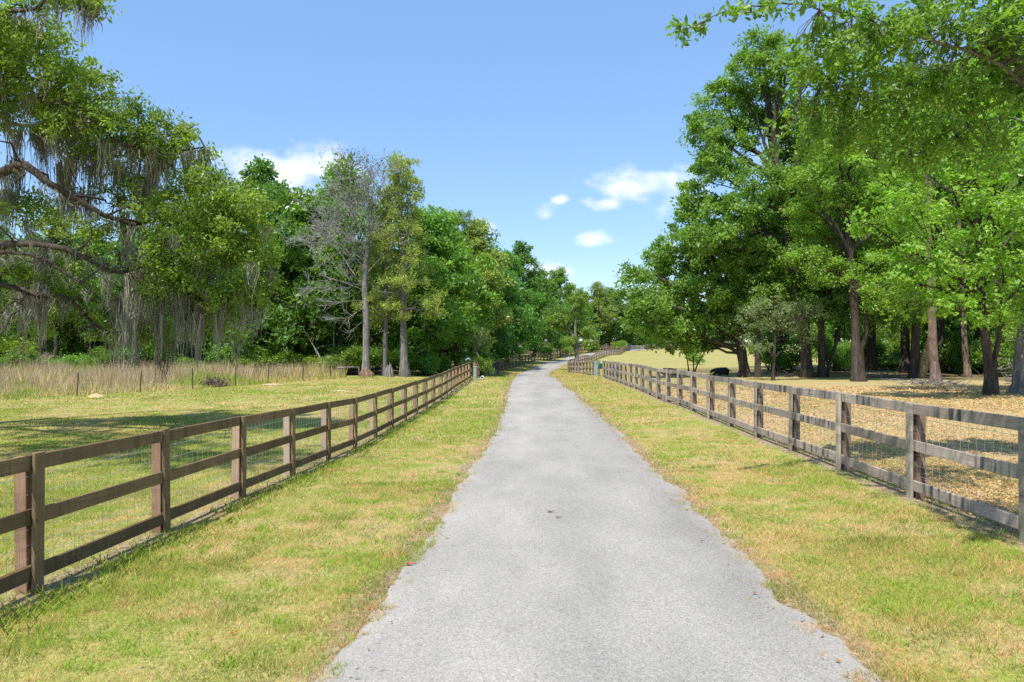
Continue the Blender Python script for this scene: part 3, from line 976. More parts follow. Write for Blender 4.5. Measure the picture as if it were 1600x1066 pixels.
def shrub(seed, H, R, col, col2, leaf=(.16, .09), n=9, per=55, ck=11):
    rng = np.random.default_rng(seed)
    b = MB(); cbm = MB()
    pts_all = []
    for i in range(n):
        a = i * 2.4 + rng.normal() * .3; rho = R * math.sqrt((i + .5) / n) * .8
        c = np.array([rho * math.cos(a), rho * math.sin(a), H * (.35 + .5 * rng.random() * (1 - .4 * rho / R))])
        stem = bend(np.array([rng.normal() * .08, rng.normal() * .08, -.15]), c, rng, .08, 5)
        b.tube(stem, np.linspace(.03, .01, 5), 5, False)
        r = np.array([.42, .42, .34]) * R * (.8 + .5 * rng.random())
        m = max(4, int(ck * (r[0] * r[1] * r[2]) ** (2 / 3) * 2.2))
        pts, d = lobe_points(rng, c, r, m)
        pts[:, 2] = np.maximum(pts[:, 2], .12)
        for q in pts[:5]: b.tube(bend(c, q, rng, .1, 3), [.01, .007, .004], 3, False)
        g = rng.normal(size=(m * per, 3)) * np.array([.5, .5, .36]) * .30 * (.6 + R * .35)
        base = np.asarray(col) * (1 + .12 * rng.normal(size=(m, 1))); f = np.clip(rng.normal(.3, .3, (m, 1)), 0, 1)
        base = base * (1 - f) + np.asarray(col2) * f
        leaves(cbm, np.repeat(pts, per, 0) + g, leaf[0], leaf[1], rng, np.repeat(base, per, 0), .3, unit(g), .4)
    return b.mesh('stems', M_BARK_BROWN, True), cbm.mesh('foliage', M_LEAF)


SHRUBS = [shrub(301, 2.6, 2.0, G_MID, G_LIGHT), shrub(302, 1.8, 1.5, G_LIGHT, G_YEL), shrub(303, 3.4, 2.1, G_MID, G_YEL, n=12)]


def place_shrub(name, me, x, y, label, group=None, rot=0, s=1.0, zs=None, cat='shrub'):
    root = empty(name, (x, y, T(x, y)), label, cat, group)
    root.rotation_euler = (0, 0, rot); root.scale = (s, s, zs or s)
    obj('stems', me[0], root); obj('foliage', me[1], root)
    return root


ORD = ['first', 'second', 'third', 'fourth', 'fifth', 'sixth', 'seventh', 'eighth', 'ninth', 'tenth', 'eleventh', 'twelfth', 'thirteenth', 'fourteenth', 'fifteenth', 'sixteenth']


def forest():
    rng = random.Random(11)
    # edge of the left wood behind the wire fence, counted away from the dead tree (photo pixel, depth, crown kind, scale)
    row = [(528, 64, 0, 1.03), (478, 65, 3, 1.12), (432, 63, 1, 1.0), (395, 66, 2, .98), (335, 62, 5, .95), (275, 66, 1, .9), (215, 64, 3, .98), (150, 67, 0, .85),
           (85, 64, 4, .85), (25, 66, 1, .85), (-40, 64, 2, .8), (-120, 65, 5, .9)]
    for i, (u, Y, k, s) in enumerate(row):
        x = (u - CX) / F * Y
        s *= 1.3 if u > 380 else 1.16
        place_tree('broadleaf_tree', FOREST[k], (x, Y), f'{ORD[i]} leafy tree left of the dead grey tree, along the edge of the wood', 'tree', 'front trees of the left wood', rng.uniform(0, 6.28), s, s * rng.uniform(.95, 1.06))
    # the edge going on to the right of the dead tree, towards the road bend
    row = [(664, 67, 5, .98), (690, 73, 0, .95), (715, 80, 3, 1.0), (742, 88, 4, 1.0), (768, 98, 1, 1.06), (792, 108, 5, 1.05), (812, 120, 2, .98), (835, 134, 1, 1.0), (858, 148, 5, .98)]
    for i, (u, Y, k, s) in enumerate(row):
        x = (u - CX) / F * Y
        s *= 1.25
        place_tree('broadleaf_tree', FOREST[k], (x, Y), f'{ORD[i]} leafy tree right of the dead grey tree, along the wood towards the bend', 'tree', 'trees along the wood towards the bend', rng.uniform(0, 6.28), s, s * rng.uniform(.95, 1.05))
    back = []
    for u in range(-260, 640, 44):
        back.append((u + rng.uniform(-15, 15), rng.uniform(72, 80)))
    for u in range(-300, 640, 60):
        back.append((u + rng.uniform(-20, 20), rng.uniform(86, 98)))
    for u, Y in [(655, 84), (690, 92), (720, 104), (748, 116), (775, 130), (800, 142), (822, 156), (700, 118), (640, 104), (845, 168), (780, 160)]:
        back.append((u, Y))
    for u, Y in back:
        k = rng.randrange(6); s = rng.uniform(.92, 1.1) * (Y / 80 if Y < 100 else 1.05)
        if u < 330: s *= .95
        place_tree('broadleaf_tree', FOREST[k], ((u - CX) / F * Y, Y), 'leafy tree standing inside the left wood, half hidden by the trees in front', 'tree', 'trees inside the left wood', rng.uniform(0, 6.28), s, s * rng.uniform(.95, 1.05))
    # far trees closing the view behind the bend
    row = [(880, 165, 0, .95), (898, 188, 3, .95), (915, 205, 1, .92), (935, 200, 4, .88), (952, 214, 5, .95), (972, 206, 1, .92), (992, 216, 5, .95), (1012, 222, 1, 1.0), (1035, 218, 4, .98), (1058, 226, 5, 1.05),
           (1085, 220, 3, 1.1), (1112, 228, 1, 1.1), (1145, 222, 2, 1.1), (1180, 226, 0, 1.1), (1220, 222, 5, 1.1), (1270, 226, 1, 1.1)]
    for i, (u, Y, k, s) in enumerate(row):
        place_tree('broadleaf_tree', FOREST[k], ((u - CX) / F * Y, Y), f'{ORD[i]} distant tree from the left in the row behind the road bend', 'tree', 'distant trees behind the road bend', rng.uniform(0, 6.28), s * 1.5, s * rng.uniform(1.3, 1.5))
    # grove on the right, behind the big oaks
    for i, (u, Y, k, s) in enumerate([(1290, 118, 3, 1.1), (1345, 116, 5, 1.15), (1400, 108, 3, 1.1), (1440, 98, 5, 1.0), (1490, 90, 3, 1.0), (1540, 84, 5, 1.0), (1600, 72, 3, 1.0), (1660, 66, 0, 1.05), (1730, 60, 5, 1.0), (1370, 130, 2, 1.3), (1460, 104, 2, 1.1), (1560, 95, 0, 1.1), (1640, 90, 1, 1.1), (1750, 84, 5, 1.1)]):
        place_tree('broadleaf_tree', FOREST[k], ((u - CX) / F * Y, Y), f'{ORD[i % 9]} tree from the left in the ' + ('nearer' if i < 9 else 'farther') + ' row at the back of the right grove', 'tree', 'trees at the back of the right grove', rng.uniform(0, 6.28), s, s)
    # tall trees closing the sky behind the big oaks, and small trees under them
    for i, (u, Y, k, s) in enumerate([(1262, 66, 2, 1.35), (1310, 64, 0, 1.6), (1362, 62, 2, 1.6), (1415, 60, 2, 1.65), (1470, 58, 0, 1.75), (1530, 57, 2, 1.65), (1590, 55, 0, 1.8), (1660, 52, 2, 1.7), (1230, 72, 0, 1.3)]):
        place_tree('tall_tree', FOREST[k], ((u - CX) / F * Y, Y), f'{ORD[i]} tall tree from the left filling the sky behind the right oaks' if i < 8 else 'tall tree half hidden behind the leaning thick oak trunk', 'tree', 'tall trees behind the right oaks', rng.uniform(0, 6.28), s, s)
    for i, (u, Y, k, s) in enumerate([(1222, 62, 1, .55), (1318, 74, 3, .6), (1400, 76, 3, .6), (1488, 60, 3, .6), (1580, 50, 3, .6), (1640, 42, 3, .65)]):
        place_tree('understory_tree', FOREST[k], ((u - CX) / F * Y, Y), f'{ORD[i]} low leafy tree from the left behind the right trunks', 'tree', 'low trees under the right canopy', rng.uniform(0, 6.28), s, s)
    # pines rising over the left wood
    for u, Y, k, s, lab in [(722, 88, 0, 1.0, 'slim pine rising above the wood right of the feathery cypress'), (748, 96, 1, .98, 'second slim pine above the wood, nearer the road bend'),
                            (838, 150, 1, 1.05, 'small-looking far pine topping the wood near the road bend'), (420, 82, 1, 1.02, 'pine crown showing over the wood left of the dead tree')]:
        place_tree('pine_tree', PINES[k], ((u - CX) / F * Y, Y), lab, 'tree', 'pines above the left wood', rng.uniform(0, 6.28), s)
    # feathery conifers beside the dead tree
    place_tree('cypress_tree', CYPRESS[0], ((632 - CX) / F * 58, 58), 'tall feathery cypress with a fluted trunk, second trunk right of the dead tree', 'tree', 'feathery cypresses', .6, .95, 1.0)
    place_tree('cypress_tree', CYPRESS[0], ((601 - CX) / F * 58.5, 58.5), 'sparse olive cypress with peeling trunk directly right of the dead tree', 'tree', 'feathery cypresses', 2.9, .62, .86)
    # undergrowth along the wood's edge
    spots = [(20, 60), (60, 62), (110, 61), (165, 60), (255, 61), (300, 60), (350, 61), (395, 60), (440, 60.5), (490, 61), (545, 61), (585, 62), (655, 64), (672, 68)]
    for i, (u, Y) in enumerate(spots):
        place_shrub('undergrowth_shrub', SHRUBS[rng.randrange(3)], (u - CX) / F * Y, Y, f'{ORD[i]} undergrowth bush from the left at the foot of the left wood', 'undergrowth of the left wood', rng.uniform(0, 6), rng.uniform(.7, 1.15), rng.uniform(.45, 1.0))
    spots = sorted([(1215, 66, 1), (1308, 60, 0), (1385, 63, 1), (1480, 58, 1), (1500, 60, 2), (1525, 56, 0), (1575, 54, 2), (1620, 52, 0), (1440, 64, 2), (1355, 68, 0), (1550, 62, 1)])
    for i, (u, Y, k) in enumerate(spots):
        place_shrub('grove_shrub', SHRUBS[k], (u - CX) / F * Y, Y, f'{ORD[i]} leafy bush from the left among the trunks of the right grove', 'bushes in the right grove', rng.uniform(0, 6), rng.uniform(.6, 1.25), rng.uniform(.5, 1.5))
    for u, Y, lab in [(1203, 67, 'bright green bush between the two leaning oak trunks and the thick trunk'), (1238, 66, 'bright green bush touching the thick oak trunk on its left')]:
        place_shrub('bright_shrub', SHRUBS[1], (u - CX) / F * Y, Y, lab, 'bright bushes by the right oaks', rng.uniform(0, 6), 1.15, 1.5)
    for i, (u, Y, s, lab) in enumerate([(852, 143, .9, 'yellow-green bush left of the young tree by the far fence'), (884, 146, 1.0, 'yellow-green bush directly behind the young tree, at the far fence'),
                                        (986, 222, 2.2, 'round green bush filling the gap behind the dark gate pillar'), (1010, 228, 2.4, 'wide bush below the distant trees right of the tube gate'), (968, 196, 1.3, 'bright lime bush beside the dark gate pillar at the far fence'), (925, 178, 1.1, 'low green bush beyond the far road right of the young tree'), (1085, 90, .7, 'low green bush out in the sunny right pasture')]):
        place_shrub('far_shrub', SHRUBS[1], (u - CX) / F * Y, Y, lab, 'bushes near the road bend', i * 1.3, s, s * 1.1)


forest()


# ---- dead tree with bare grey twigs and a rotten, broken base
def dead_tree():
    Y = 57.0; bx = (572 - CX) / F * Y; bz = T(bx, Y)
    root = empty('dead_tree', (bx, Y, bz), 'tall dead grey tree with bare twigs and a broken orange-brown base', 'tree')
    base = np.array([bx, Y, bz])
    rng = np.random.default_rng(77)
    P = lambda u, v, dy=0.0: px(u, v, Y + dy) - base
    b = MB(); tw = MB()
    tp = np.array([[0, 0, -.4], [0, 0, .1], P(572, 565), P(572, 500), P(570, 440), P(575, 380), P(580, 325), P(583, 288)])
    b.tube(catmull(np.hstack([tp, np.array([[.55, .44, .29, .25, .22, .14, .08, .03]]).T]), .5)[:, :3], catmull(np.hstack([tp, np.array([[.55, .44, .29, .25, .22, .14, .08, .03]]).T]), .5)[:, 3], 12, True, .2, rng)

    def grow(p, d, L_, r, depth, spread, lift):
        n = 4
        pts = [p]
        for i in range(n):
            d = unit(d + rng.normal(size=3) * .12 + np.array([0, 0, lift]))
            pts.append(pts[-1] + d * L_ / n)
        pts = np.array(pts)
        r = max(r, .011)
        (b if r > .02 else tw).tube(pts, np.linspace(r, r * .5, n + 1), 6 if r > .05 else (4 if r > .02 else 3), False)
        if depth == 0: return
        for k in range(3 if depth > 2 else 4):
            i = rng.integers(1, n + 1)
            dd = unit(d + rng.normal(size=3) * spread)
            grow(pts[i], dd, L_ * rng.uniform(.5, .78), r * .55, depth - 1, spread, lift)

    arms = []
    # left fan of fine twigs, right crooked stubs, upright leaders
    for u0, v0, u1, v1, r, dep in [(570, 450, 520, 415, .13, 5), (571, 420, 535, 370, .12, 5), (572, 400, 522, 360, .11, 5), (570, 445, 515, 440, .08, 3), (570, 455, 510, 425, .09, 5), (571, 425, 515, 390, .09, 5), (571, 470, 520, 470, .07, 3), (571, 480, 535, 500, .06, 3),
                                   (572, 430, 610, 385, .11, 3), (573, 440, 600, 455, .07, 2), (572, 480, 596, 470, .06, 2), (573, 400, 560, 330, .13, 4), (574, 390, 590, 320, .13, 4), (576, 370, 550, 300, .10, 4),
                                   (578, 350, 598, 298, .10, 5), (580, 330, 571, 288, .08, 5), (577, 345, 589, 288, .09, 4), (579, 335, 558, 285, .08, 4), (574, 410, 545, 395, .08, 4), (571, 500, 545, 515, .045, 2), (572, 520, 590, 530, .04, 2)]:
        a = P(u0, v0); e = P(u1, v1, rng.uniform(-2.0, 2.0))
        grow(a, unit(e - a), np.linalg.norm(e - a), r * .5, dep, .46, .03)
    obj('trunk', b.mesh('trunk', M_DEAD, True), root)
    obj('twigs', tw.mesh('twigs', M_TWIG), root)
    # rotten shell around the foot
    k = MB()
    for i in range(30):
        a = -math.pi / 2 + (i - 14.5) / 15 * 1.7 + rng.normal() * .05
        r = .34 + .14 * rng.random(); h = .22 + .55 * rng.random() * math.cos((i - 14.5) / 15 * 1.2)
        c = np.array([math.cos(a) * r, math.sin(a) * r, 0])
        k.tube([c * 1.25 + [0, 0, -.3], c * 1.08 + [0, 0, h * .5], c * .72 + [0, 0, h]], [.12, .10, .04], 5, True, .9, rng)
    obj('broken_base', k.mesh('broken_base', M_ROT), root)['label'] = 'rotten orange-brown broken wood at the foot'
    # a few live sprigs high up
    l = MB()
    cs = np.array([P(u, v, rng.uniform(-1.5, 1.5)) for u, v in [(540, 262), (548, 250), (560, 256), (552, 300), (530, 290), (565, 330), (545, 345), (600, 300), (590, 260), (560, 380), (610, 340), (520, 330)]])
    for c in cs:
        n = 260
        leaves(l, c + rng.normal(size=(n, 3)) * [.65, .65, .4], .17, .07, rng, (.13, .155, .05))
    obj('crown', l.mesh('crown', M_LEAF), root)['label'] = 'last sparse living sprigs'
    # small dead stump leaning on the neighbour trunk
    sx, sy = (608 - CX) / F * 57.2, 57.2
    s = MB()
    for i in range(10):
        a = i / 10 * 6.28; r = .18 + .10 * rng.random(); h = .6 + .6 * rng.random()
        c = np.array([math.cos(a) * r, math.sin(a) * r, 0]); s.tube([c * 1.4 + [0, 0, -.2], c + [0, 0, h * .5], c * .5 + [0, 0, h]], [.11, .09, .04], 5, True, .6, rng)
    tag(obj('dead_stump', s.mesh('dead_stump', M_DEAD), None, (sx, sy, T(sx, sy))), 'short grey broken stump right of the dead tree', 'stump')
    # a pale log and a bleached leaning pole next to the wire fence
    for u0, v0, Y0, u1, v1, Y1, r, nm, lab in [(527, 575, 58, 562, 574, 58, .08, 'log_rail', 'pale horizontal log propped left of the broken tree base'), (512, 592, 60, 470, 505, 62, .07, 'leaning_pole', 'bleached leaning pole at the edge of the wood'),
                                               (520, 592, 60.5, 522, 490, 61, .06, 'dead_sapling', 'straight pale dead sapling beside the leaning pole')]:
        q = MB(); a, e = px(u0, v0, Y0), px(u1, v1, Y1)
        if nm != 'log_rail': a[2] = T(a[0], a[1]) - .1
        q.tube(bend(a, e, rng, .02, 6) - a, np.linspace(r, r * .6, 6), 7, True, .2, rng)
        if nm == 'leaning_pole':
            for i in range(6):
                t = .4 + .1 * i; c0 = (e - a) * t; q.tube(bend(c0, c0 + rng.normal(size=3) * [.8, .5, .3] + [0, 0, .7], rng, .1, 4), np.linspace(.03, .006, 4), 4, False)
        if nm == 'log_rail':
            q.tube([np.array([.1, 0, -1.0]), np.array([.1, 0, .12])], .06, 6, True); q.tube([np.array([(e - a)[0] * .97, 0, -1.0]), np.array([(e - a)[0] * .97, 0, .1])], .06, 6, True)
        tag(obj(nm, q.mesh(nm, M_DEAD, True), None, a), lab, 'dead wood')


dead_tree()


# ---- live oak hung with moss, trunk outside the frame on the left
def moss_strands(mb, pts, rng, lmin, lmax, per, spread, col):
    """hanging tassels: several thin wavering ribbons below each point"""
    for p in pts:
        Lc = rng.uniform(lmin, lmax)
        base = np.asarray(col) * (1 + .18 * rng.normal())
        n = per
        L_ = Lc * (.2 + .8 * rng.random(n) ** 1.5)
        xy = rng.normal(size=(n, 2)) * spread
        k = 5
        t = np.linspace(0, 1, k)
        pull = 1 - .75 * t                                   # tassels draw together as they hang
        P = np.zeros((n, k, 3))
        P[..., :2] = xy[:, None] * pull[None, :, None] + np.cumsum(rng.normal(size=(n, k, 2)) * .040, 1)
        P[..., 2] = -L_[:, None] * t[None] - np.abs(rng.normal(size=(n, 1))) * .14
        P += np.asarray(p)
        w = (.008 + .016 * rng.random((n, 1))) * (1 - .85 * t[None])
        a = rng.random(n) * 3.14
        s = np.stack([np.cos(a), np.sin(a), a * 0], 1)[:, None] * w[..., None]
        v = np.stack([P - s, P + s], 2).reshape(n, k * 2, 3)
        j = np.arange(k - 1)[None] * 2 + np.arange(n)[:, None] * k * 2
        q = np.stack([j, j + 1, j + 3, j + 2], -1).reshape(-1, 4)
        c = np.repeat(base[None] * (1 + .2 * rng.normal(size=(n, 1))), k * 2, 0)
        mb.add(v.reshape(-1, 3), q, None, np.clip(c, .01, .6))


def moss_oak():
    bx, by = -19.5, 22.5
    bz = T(bx, by)
    root = empty('live_oak', (bx, by, bz), 'old live oak at the left edge, crooked limbs draped with grey moss', 'tree')
    B = np.array([bx, by, bz])
    rng = np.random.default_rng(5)
    tb, cb, mo = MB(), MB(), MB()
    tb.tube(catmull(np.array([[0, 0, -.4, 1.15], [0, 0, .2, .95], [.2, .1, 1.5, .75], [.1, 0, 3.0, .72], [-.5, .3, 5.0, .5], [-1, .2, 8.0, .35], [-1.2, 0, 11, .15]]), .5)[:, :3],
            catmull(np.array([[0, 0, -.4, 1.15], [0, 0, .2, .95], [.2, .1, 1.5, .75], [.1, 0, 3.0, .72], [-.5, .3, 5.0, .5], [-1, .2, 8.0, .35], [-1.2, 0, 11, .15]]), .5)[:, 3], 12, True, .16, rng)
    W = lambda u, v, Y: px(u, v, Y) - B
    limbs = [  # traced from the photograph, each with its own distance
        ([(.1, 0, 3.6)], [(-60, 300, 22), (0, 272, 21.5), (40, 256, 21), (75, 285, 21), (130, 318, 21.5), (185, 345, 22), (235, 348, 22.8), (265, 330, 23.4)], .27, .05),
        ([(.1, 0, 3.0)], [(-60, 395, 22.5), (0, 385, 22), (60, 381, 21.5), (115, 393, 21.5), (158, 418, 22), (200, 425, 22.6), (235, 405, 23.2)], .22, .05),
        ([(.1, 0, 2.6)], [(-50, 430, 23.5), (0, 443, 23), (45, 456, 23), (110, 470, 23.5), (140, 500, 24), (175, 520, 24.2), (215, 515, 24.5)], .17, .04),
        ([(.1, 0, 3.3)], [(-60, 390, 21), (0, 395, 20.5), (50, 400, 20), (110, 430, 20), (160, 470, 20.5)], .12, .03),
        ([(-.5, .3, 5.0)], [(-80, 180, 22), (0, 120, 22), (60, 130, 22), (130, 180, 22), (200, 230, 22), (270, 235, 22.3), (320, 230, 22.5)], .20, .03),
        ([(-.8, .2, 7.0)], [(-80, 40, 22), (0, 20, 21), (60, 10, 20.5), (110, -40, 20), (140, -60, 19)], .15, .03),
        ([(-.5, .3, 4.6)], [(-60, 220, 25), (60, 200, 26), (150, 250, 26), (230, 280, 26)], .15, .03),
        ([(-.5, .3, 5.2)], [(-300, 60, 18), (-330, -150, 15), (-250, -260, 13)], .18, .04),
        ([(-.8, .2, 7.0)], [(-250, -60, 20), (-120, -130, 18), (60, -160, 17.5)], .14, .04),
        ([(.1, 0, 3.2)], [(-40, 500, 22), (0, 490, 21.5), (20, 470, 21), (40, 480, 21)], .10, .03)]
    tips = []
    for st, pix, r0, r1 in limbs:
        pts = np.vstack([np.array(st, float), [W(*q) for q in pix]])
        f = catmull(pts, .35)
        f[1:-1] += rng.normal(size=f[1:-1].shape) * .025
        tb.tube(f, np.linspace(r0 * .9, r1 * .8, len(f)), 8, True, .3, rng)
        for i in range(8, len(f), 3):                         # side shoots
            d = rng.normal(size=3) * [.9, .9, .5] + [.25, 0, .25]
            L_ = rng.uniform(.6, 1.9)
            q = bend(f[i], f[i] + unit(d) * L_, rng, .12, 5)
            tb.tube(q, np.linspace(r1 * 1.0, .012, 5), 5, False); tips.append(q[-1]); tips.append(q[3])
        tips.append(f[-1])
    tips = np.array(tips)
    # leaf masses: (u, v, depth, radius in px u, v, density)
    lob = [(30, 40, 21.5, 70, 50, 1.0), (70, 110, 22, 80, 50, 1.0), (-40, 80, 22, 70, 90, 1), (130, 150, 22, 60, 42, 1.1), (190, 190, 22, 60, 38, 1.1), (250, 210, 22.3, 50, 36, 1.0), (300, 225, 22.5, 34, 30, .9), (210, 235, 22.6, 70, 26, 1.1),
           (110, 200, 22.4, 70, 40, 1.1), (20, 170, 23, 60, 40, 1.0), (330, 300, 22.4, 50, 36, 1.5), (380, 330, 22.6, 42, 42, 1.5), (290, 340, 22.3, 50, 36, 1.4), (340, 380, 22.5, 62, 46, 1.5), (400, 390, 23, 30, 50, 1.3), (270, 400, 22.6, 46, 36, 1.1), (240, 330, 22.6, 40, 36, 1.0), (300, 290, 22.8, 40, 26, 1.2),
           (390, 440, 23, 34, 44, 1.2), (310, 440, 23, 50, 36, 1.1), (250, 450, 23, 40, 30, .9), (350, 470, 23.2, 40, 30, 1.0), (150, 360, 23, 40, 26, 1.0), (60, 330, 24, 50, 30, .9), (100, 440, 24.5, 60, 36, .9), (40, 420, 24.5, 50, 30, .9), (150, 480, 25, 50, 34, 1.0), (200, 510, 25, 50, 36, 1.0), (250, 500, 25, 46, 40, 1.0),
           (240, 540, 25, 40, 22, .6), (30, 500, 25, 50, 36, .9), (340, 500, 25, 46, 36, .9), (20, 540, 26, 50, 20, .5), (200, 300, 24, 60, 28, .9), (125, 3, 19, 12, 7, .8), (150, 8, 19, 12, 8, .8), (95, -5, 19.5, 9, 6, .7), (-120, 0, 21, 100, 80, .4), (-100, 300, 22, 80, 100, .3), (60, -70, 20, 90, 50, .4)]
    moss_pts = []
    lob += [(a * 1.0, b, c_, r_, r_ * .6, .36) for (a, b, c_, r_) in
            [(800 + x / y * F, CY - (z - CAMZ) / y * F, y, 2.2 / y * F) for x, y, z in
             [(-12, 13, 10.5), (-9.6, 12, 11.2), (-14, 15, 10), (-9.2, 10.8, 11.5), (-16, 14, 9.5), (-13.5, 14.6, 11.5), (-11, 11.5, 10.8), (-17, 13, 10), (-14.5, 12.4, 11.5), (-15, 16, 10.5), (-17.5, 17.5, 10.5), (-13.6, 17, 11.8)]]]
    for u, v, Y, ru, rv, k in lob:
        c = W(u, v, Y); r = np.array([ru / F * Y, (ru + rv) / 2 / F * Y * 1.1, rv / F * Y])
        m = max(4, int(k * 35 * (r[0] * r[1] * r[2]) ** (2 / 3)) )
        pts, d = lobe_points(rng, c, r, m, .3)
        for q in pts[:max(3, m // 2)]:
            j = np.argmin(((tips - q) ** 2).sum(1))
            if ((tips[j] - q) ** 2).sum() < 1.7: tb.tube(bend(tips[j], q, rng, .12, 4), [.016, .012, .008, .004], 3, False)
        n = 85
        cr = np.repeat(.28 * (.6 + .8 * rng.random((m, 1))), n, 0)
        g = rng.normal(size=(m * n, 3)) * [.55, .55, .38]
        base = np.array([.215, .315, .050]) * (1 + .18 * rng.normal(size=(m, 1)))
        f = np.clip(rng.normal(.3, .35, (m, 1)), 0, 1); base = base * (1 - f) + np.array([.315, .405, .060]) * f
        leaves(cb, np.repeat(pts, n, 0) + g * cr, .112, .054, rng, np.repeat(base, n, 0), .3, unit(g), .5)
        low = pts[np.argsort(pts[:, 2])[:max(2, int(m * .16))]]
        moss_pts += list(low)
    # moss under the limbs and the leaf masses
    limb_pts = []
    for st, pix, r0, r1 in limbs:
        f = catmull(np.array([W(*q) for q in pix]), .5); limb_pts += list(f)
    mp = [p for p in moss_pts if rng.random() < .62]
    moss_strands(mo, mp, rng, .25, 1.4, 30, .13, (.34, .31, .25))
    moss_strands(mo, limb_pts, rng, .2, 1.1, 22, .14, (.33, .30, .245))
    long = [W(u + rng.normal() * 9, v + rng.normal() * 8, 23.0 + rng.random() * 1.5) for u, v in
            [(188, 350)] * 3 + [(215, 395)] * 6 + [(210, 420)] * 4 + [(255, 400)] * 3 + [(270, 420)] * 4 + [(240, 300)] * 3 + [(300, 410)] * 3 + [(320, 450)] * 3 + [(130, 300)] * 3 + [(105, 250)] * 5 + [(80, 190)] * 5 + [(30, 60)] * 3 + [(10, 40)] * 4
            + [(130, 200)] * 4 + [(150, 230)] * 3 + [(240, 260)] * 4 + [(225, 280)] * 3 + [(350, 450)] * 3 + [(385, 440)] * 3 + [(60, 450)] * 2 + [(45, 460)] * 2 + [(20, 250)] * 3 + [(290, 480)] * 3 + [(60, 190)] * 4 + [(170, 400)] * 3 + [(10, 300)] * 2 + [(60, 380)] * 2 + [(170 + 12 * i, 415 + (i * 37) % 80) for i in range(20)] + [(90 + 12 * i, 205 + (i * 29) % 60) for i in range(18)] + [(10 + 9 * i, 120 + (i * 31) % 90) for i in range(12)]]
    moss_strands(mo, long, rng, .5, 2.6, 56, .13, (.34, .31, .25))
    moss_strands(mo, [W(135, 2, 19), W(138, 6, 19), W(132, 0, 19)], rng, .5, 1.0, 20, .06, (.16, .14, .11))
    obj('trunk', tb.mesh('trunk', M_BARK_OAK, True), root)
    obj('crown', cb.mesh('crown', M_LEAF_GLOSSY), root)
    obj('hanging_moss', mo.mesh('hanging_moss', M_MOSS), root)['label'] = 'grey-brown tassels of hanging moss'


moss_oak()


# ---- the trees on the right
def px_tree(name, label, Y, trunk_px, lobes_px, leaf, col, col2, bark, seed, clump_r, per, ck, shape='rhomb', twigs=False, group=None, leafmat=None, limb_r=.14, up=.3, cat='tree', depth=1.0, droop=0.0, limb_from=.2, extra_trunks=(), sub=7, dyr=1.0):
    """a tree whose trunk and leaf masses are read off the photograph, each at its own distance"""
    u0, v0 = trunk_px[0][:2]
    bx = (u0 - CX) / F * Y; bz = T(bx, Y)
    base = np.array([bx, Y, bz])
    rng = np.random.default_rng(seed)
    tp = [[0, 0, -.5], [0, 0, .02], [0, 0, .32]]; tr = [trunk_px[0][2] * 2.0, trunk_px[0][2] * 1.62, trunk_px[0][2] * 1.12]
    for (u, v, r) in trunk_px[1:]:
        tp.append(px(u, v, Y) - base); tr.append(r)
    lobes = []
    for q in lobes_px:
        u, v, ru, rv = q[:4]; dy = q[4] if len(q) > 4 else rng.uniform(-1, 1) * ru / F * Y * dyr; k = q[5] if len(q) > 5 else 1.0
        YY = Y + dy
        lobes.append((px(u, v, YY) - base, np.array([ru / F * YY, (ru + rv) / 2 / F * YY * depth, rv / F * YY]), k))
    t, c = make_tree(seed, tp, tr, lobes, leaf, col, bark, clump_r, per, ck, up, shape, twigs, limb_r, col2=col2, leafmat=leafmat or M_LEAF_GLOSSY, droop=droop, limb_from=limb_from, sub=sub)
    root = empty(name, base, label, cat, group)
    obj('trunk', t, root); obj('crown', c, root)
    for (u, v, r, u1, v1) in extra_trunks:
        b = MB(); a = np.array([(u - CX) / F * Y, Y + .2, 0]); a[2] = T(a[0], a[1]) - .3
        e = px(u1, v1, Y + .2)
        b.tube(bend(a, e, rng, .03, 7) - base, np.linspace(r * 1.2, r * .7, 7), 9, True, .15, rng)
        obj('trunk', b.mesh('trunk', bark, True), root)
    return root


OAK1, OAK2 = (.172, .305, .048), (.26, .395, .056)
px_tree('laurel_oak', 'tallest dark green oak on the right, thick trunk leaning left', 51,
        [(1262, 588, .36), (1254, 520, .33), (1240, 450, .29), (1222, 330, .28), (1209, 220, .20), (1198, 130, .13), (1190, 70, .05)],
        [(1190, 75, 34, 26), (1172, 110, 40, 28), (1228, 120, 30, 30), (1128, 158, 36, 30), (1190, 165, 46, 26), (1100, 205, 30, 34), (1150, 215, 40, 30), (1235, 190, 40, 34), (1118, 265, 44, 32), (1185, 290, 44, 26),
         (1240, 260, 36, 34), (1092, 310, 34, 28), (1140, 335, 46, 32), (1205, 350, 50, 32), (1105, 370, 44, 30), (1165, 400, 50, 34), (1230, 400, 46, 34), (1260, 330, 46, 34), (1275, 200, 30, 30), (1250, 450, 40, 26), (1190, 450, 44, 24), (1290, 420, 40, 34)],
        (.222, .108), OAK1, OAK2, M_BARK_BROWN, 401, .46, 105, 15, limb_r=.17, limb_from=.35)
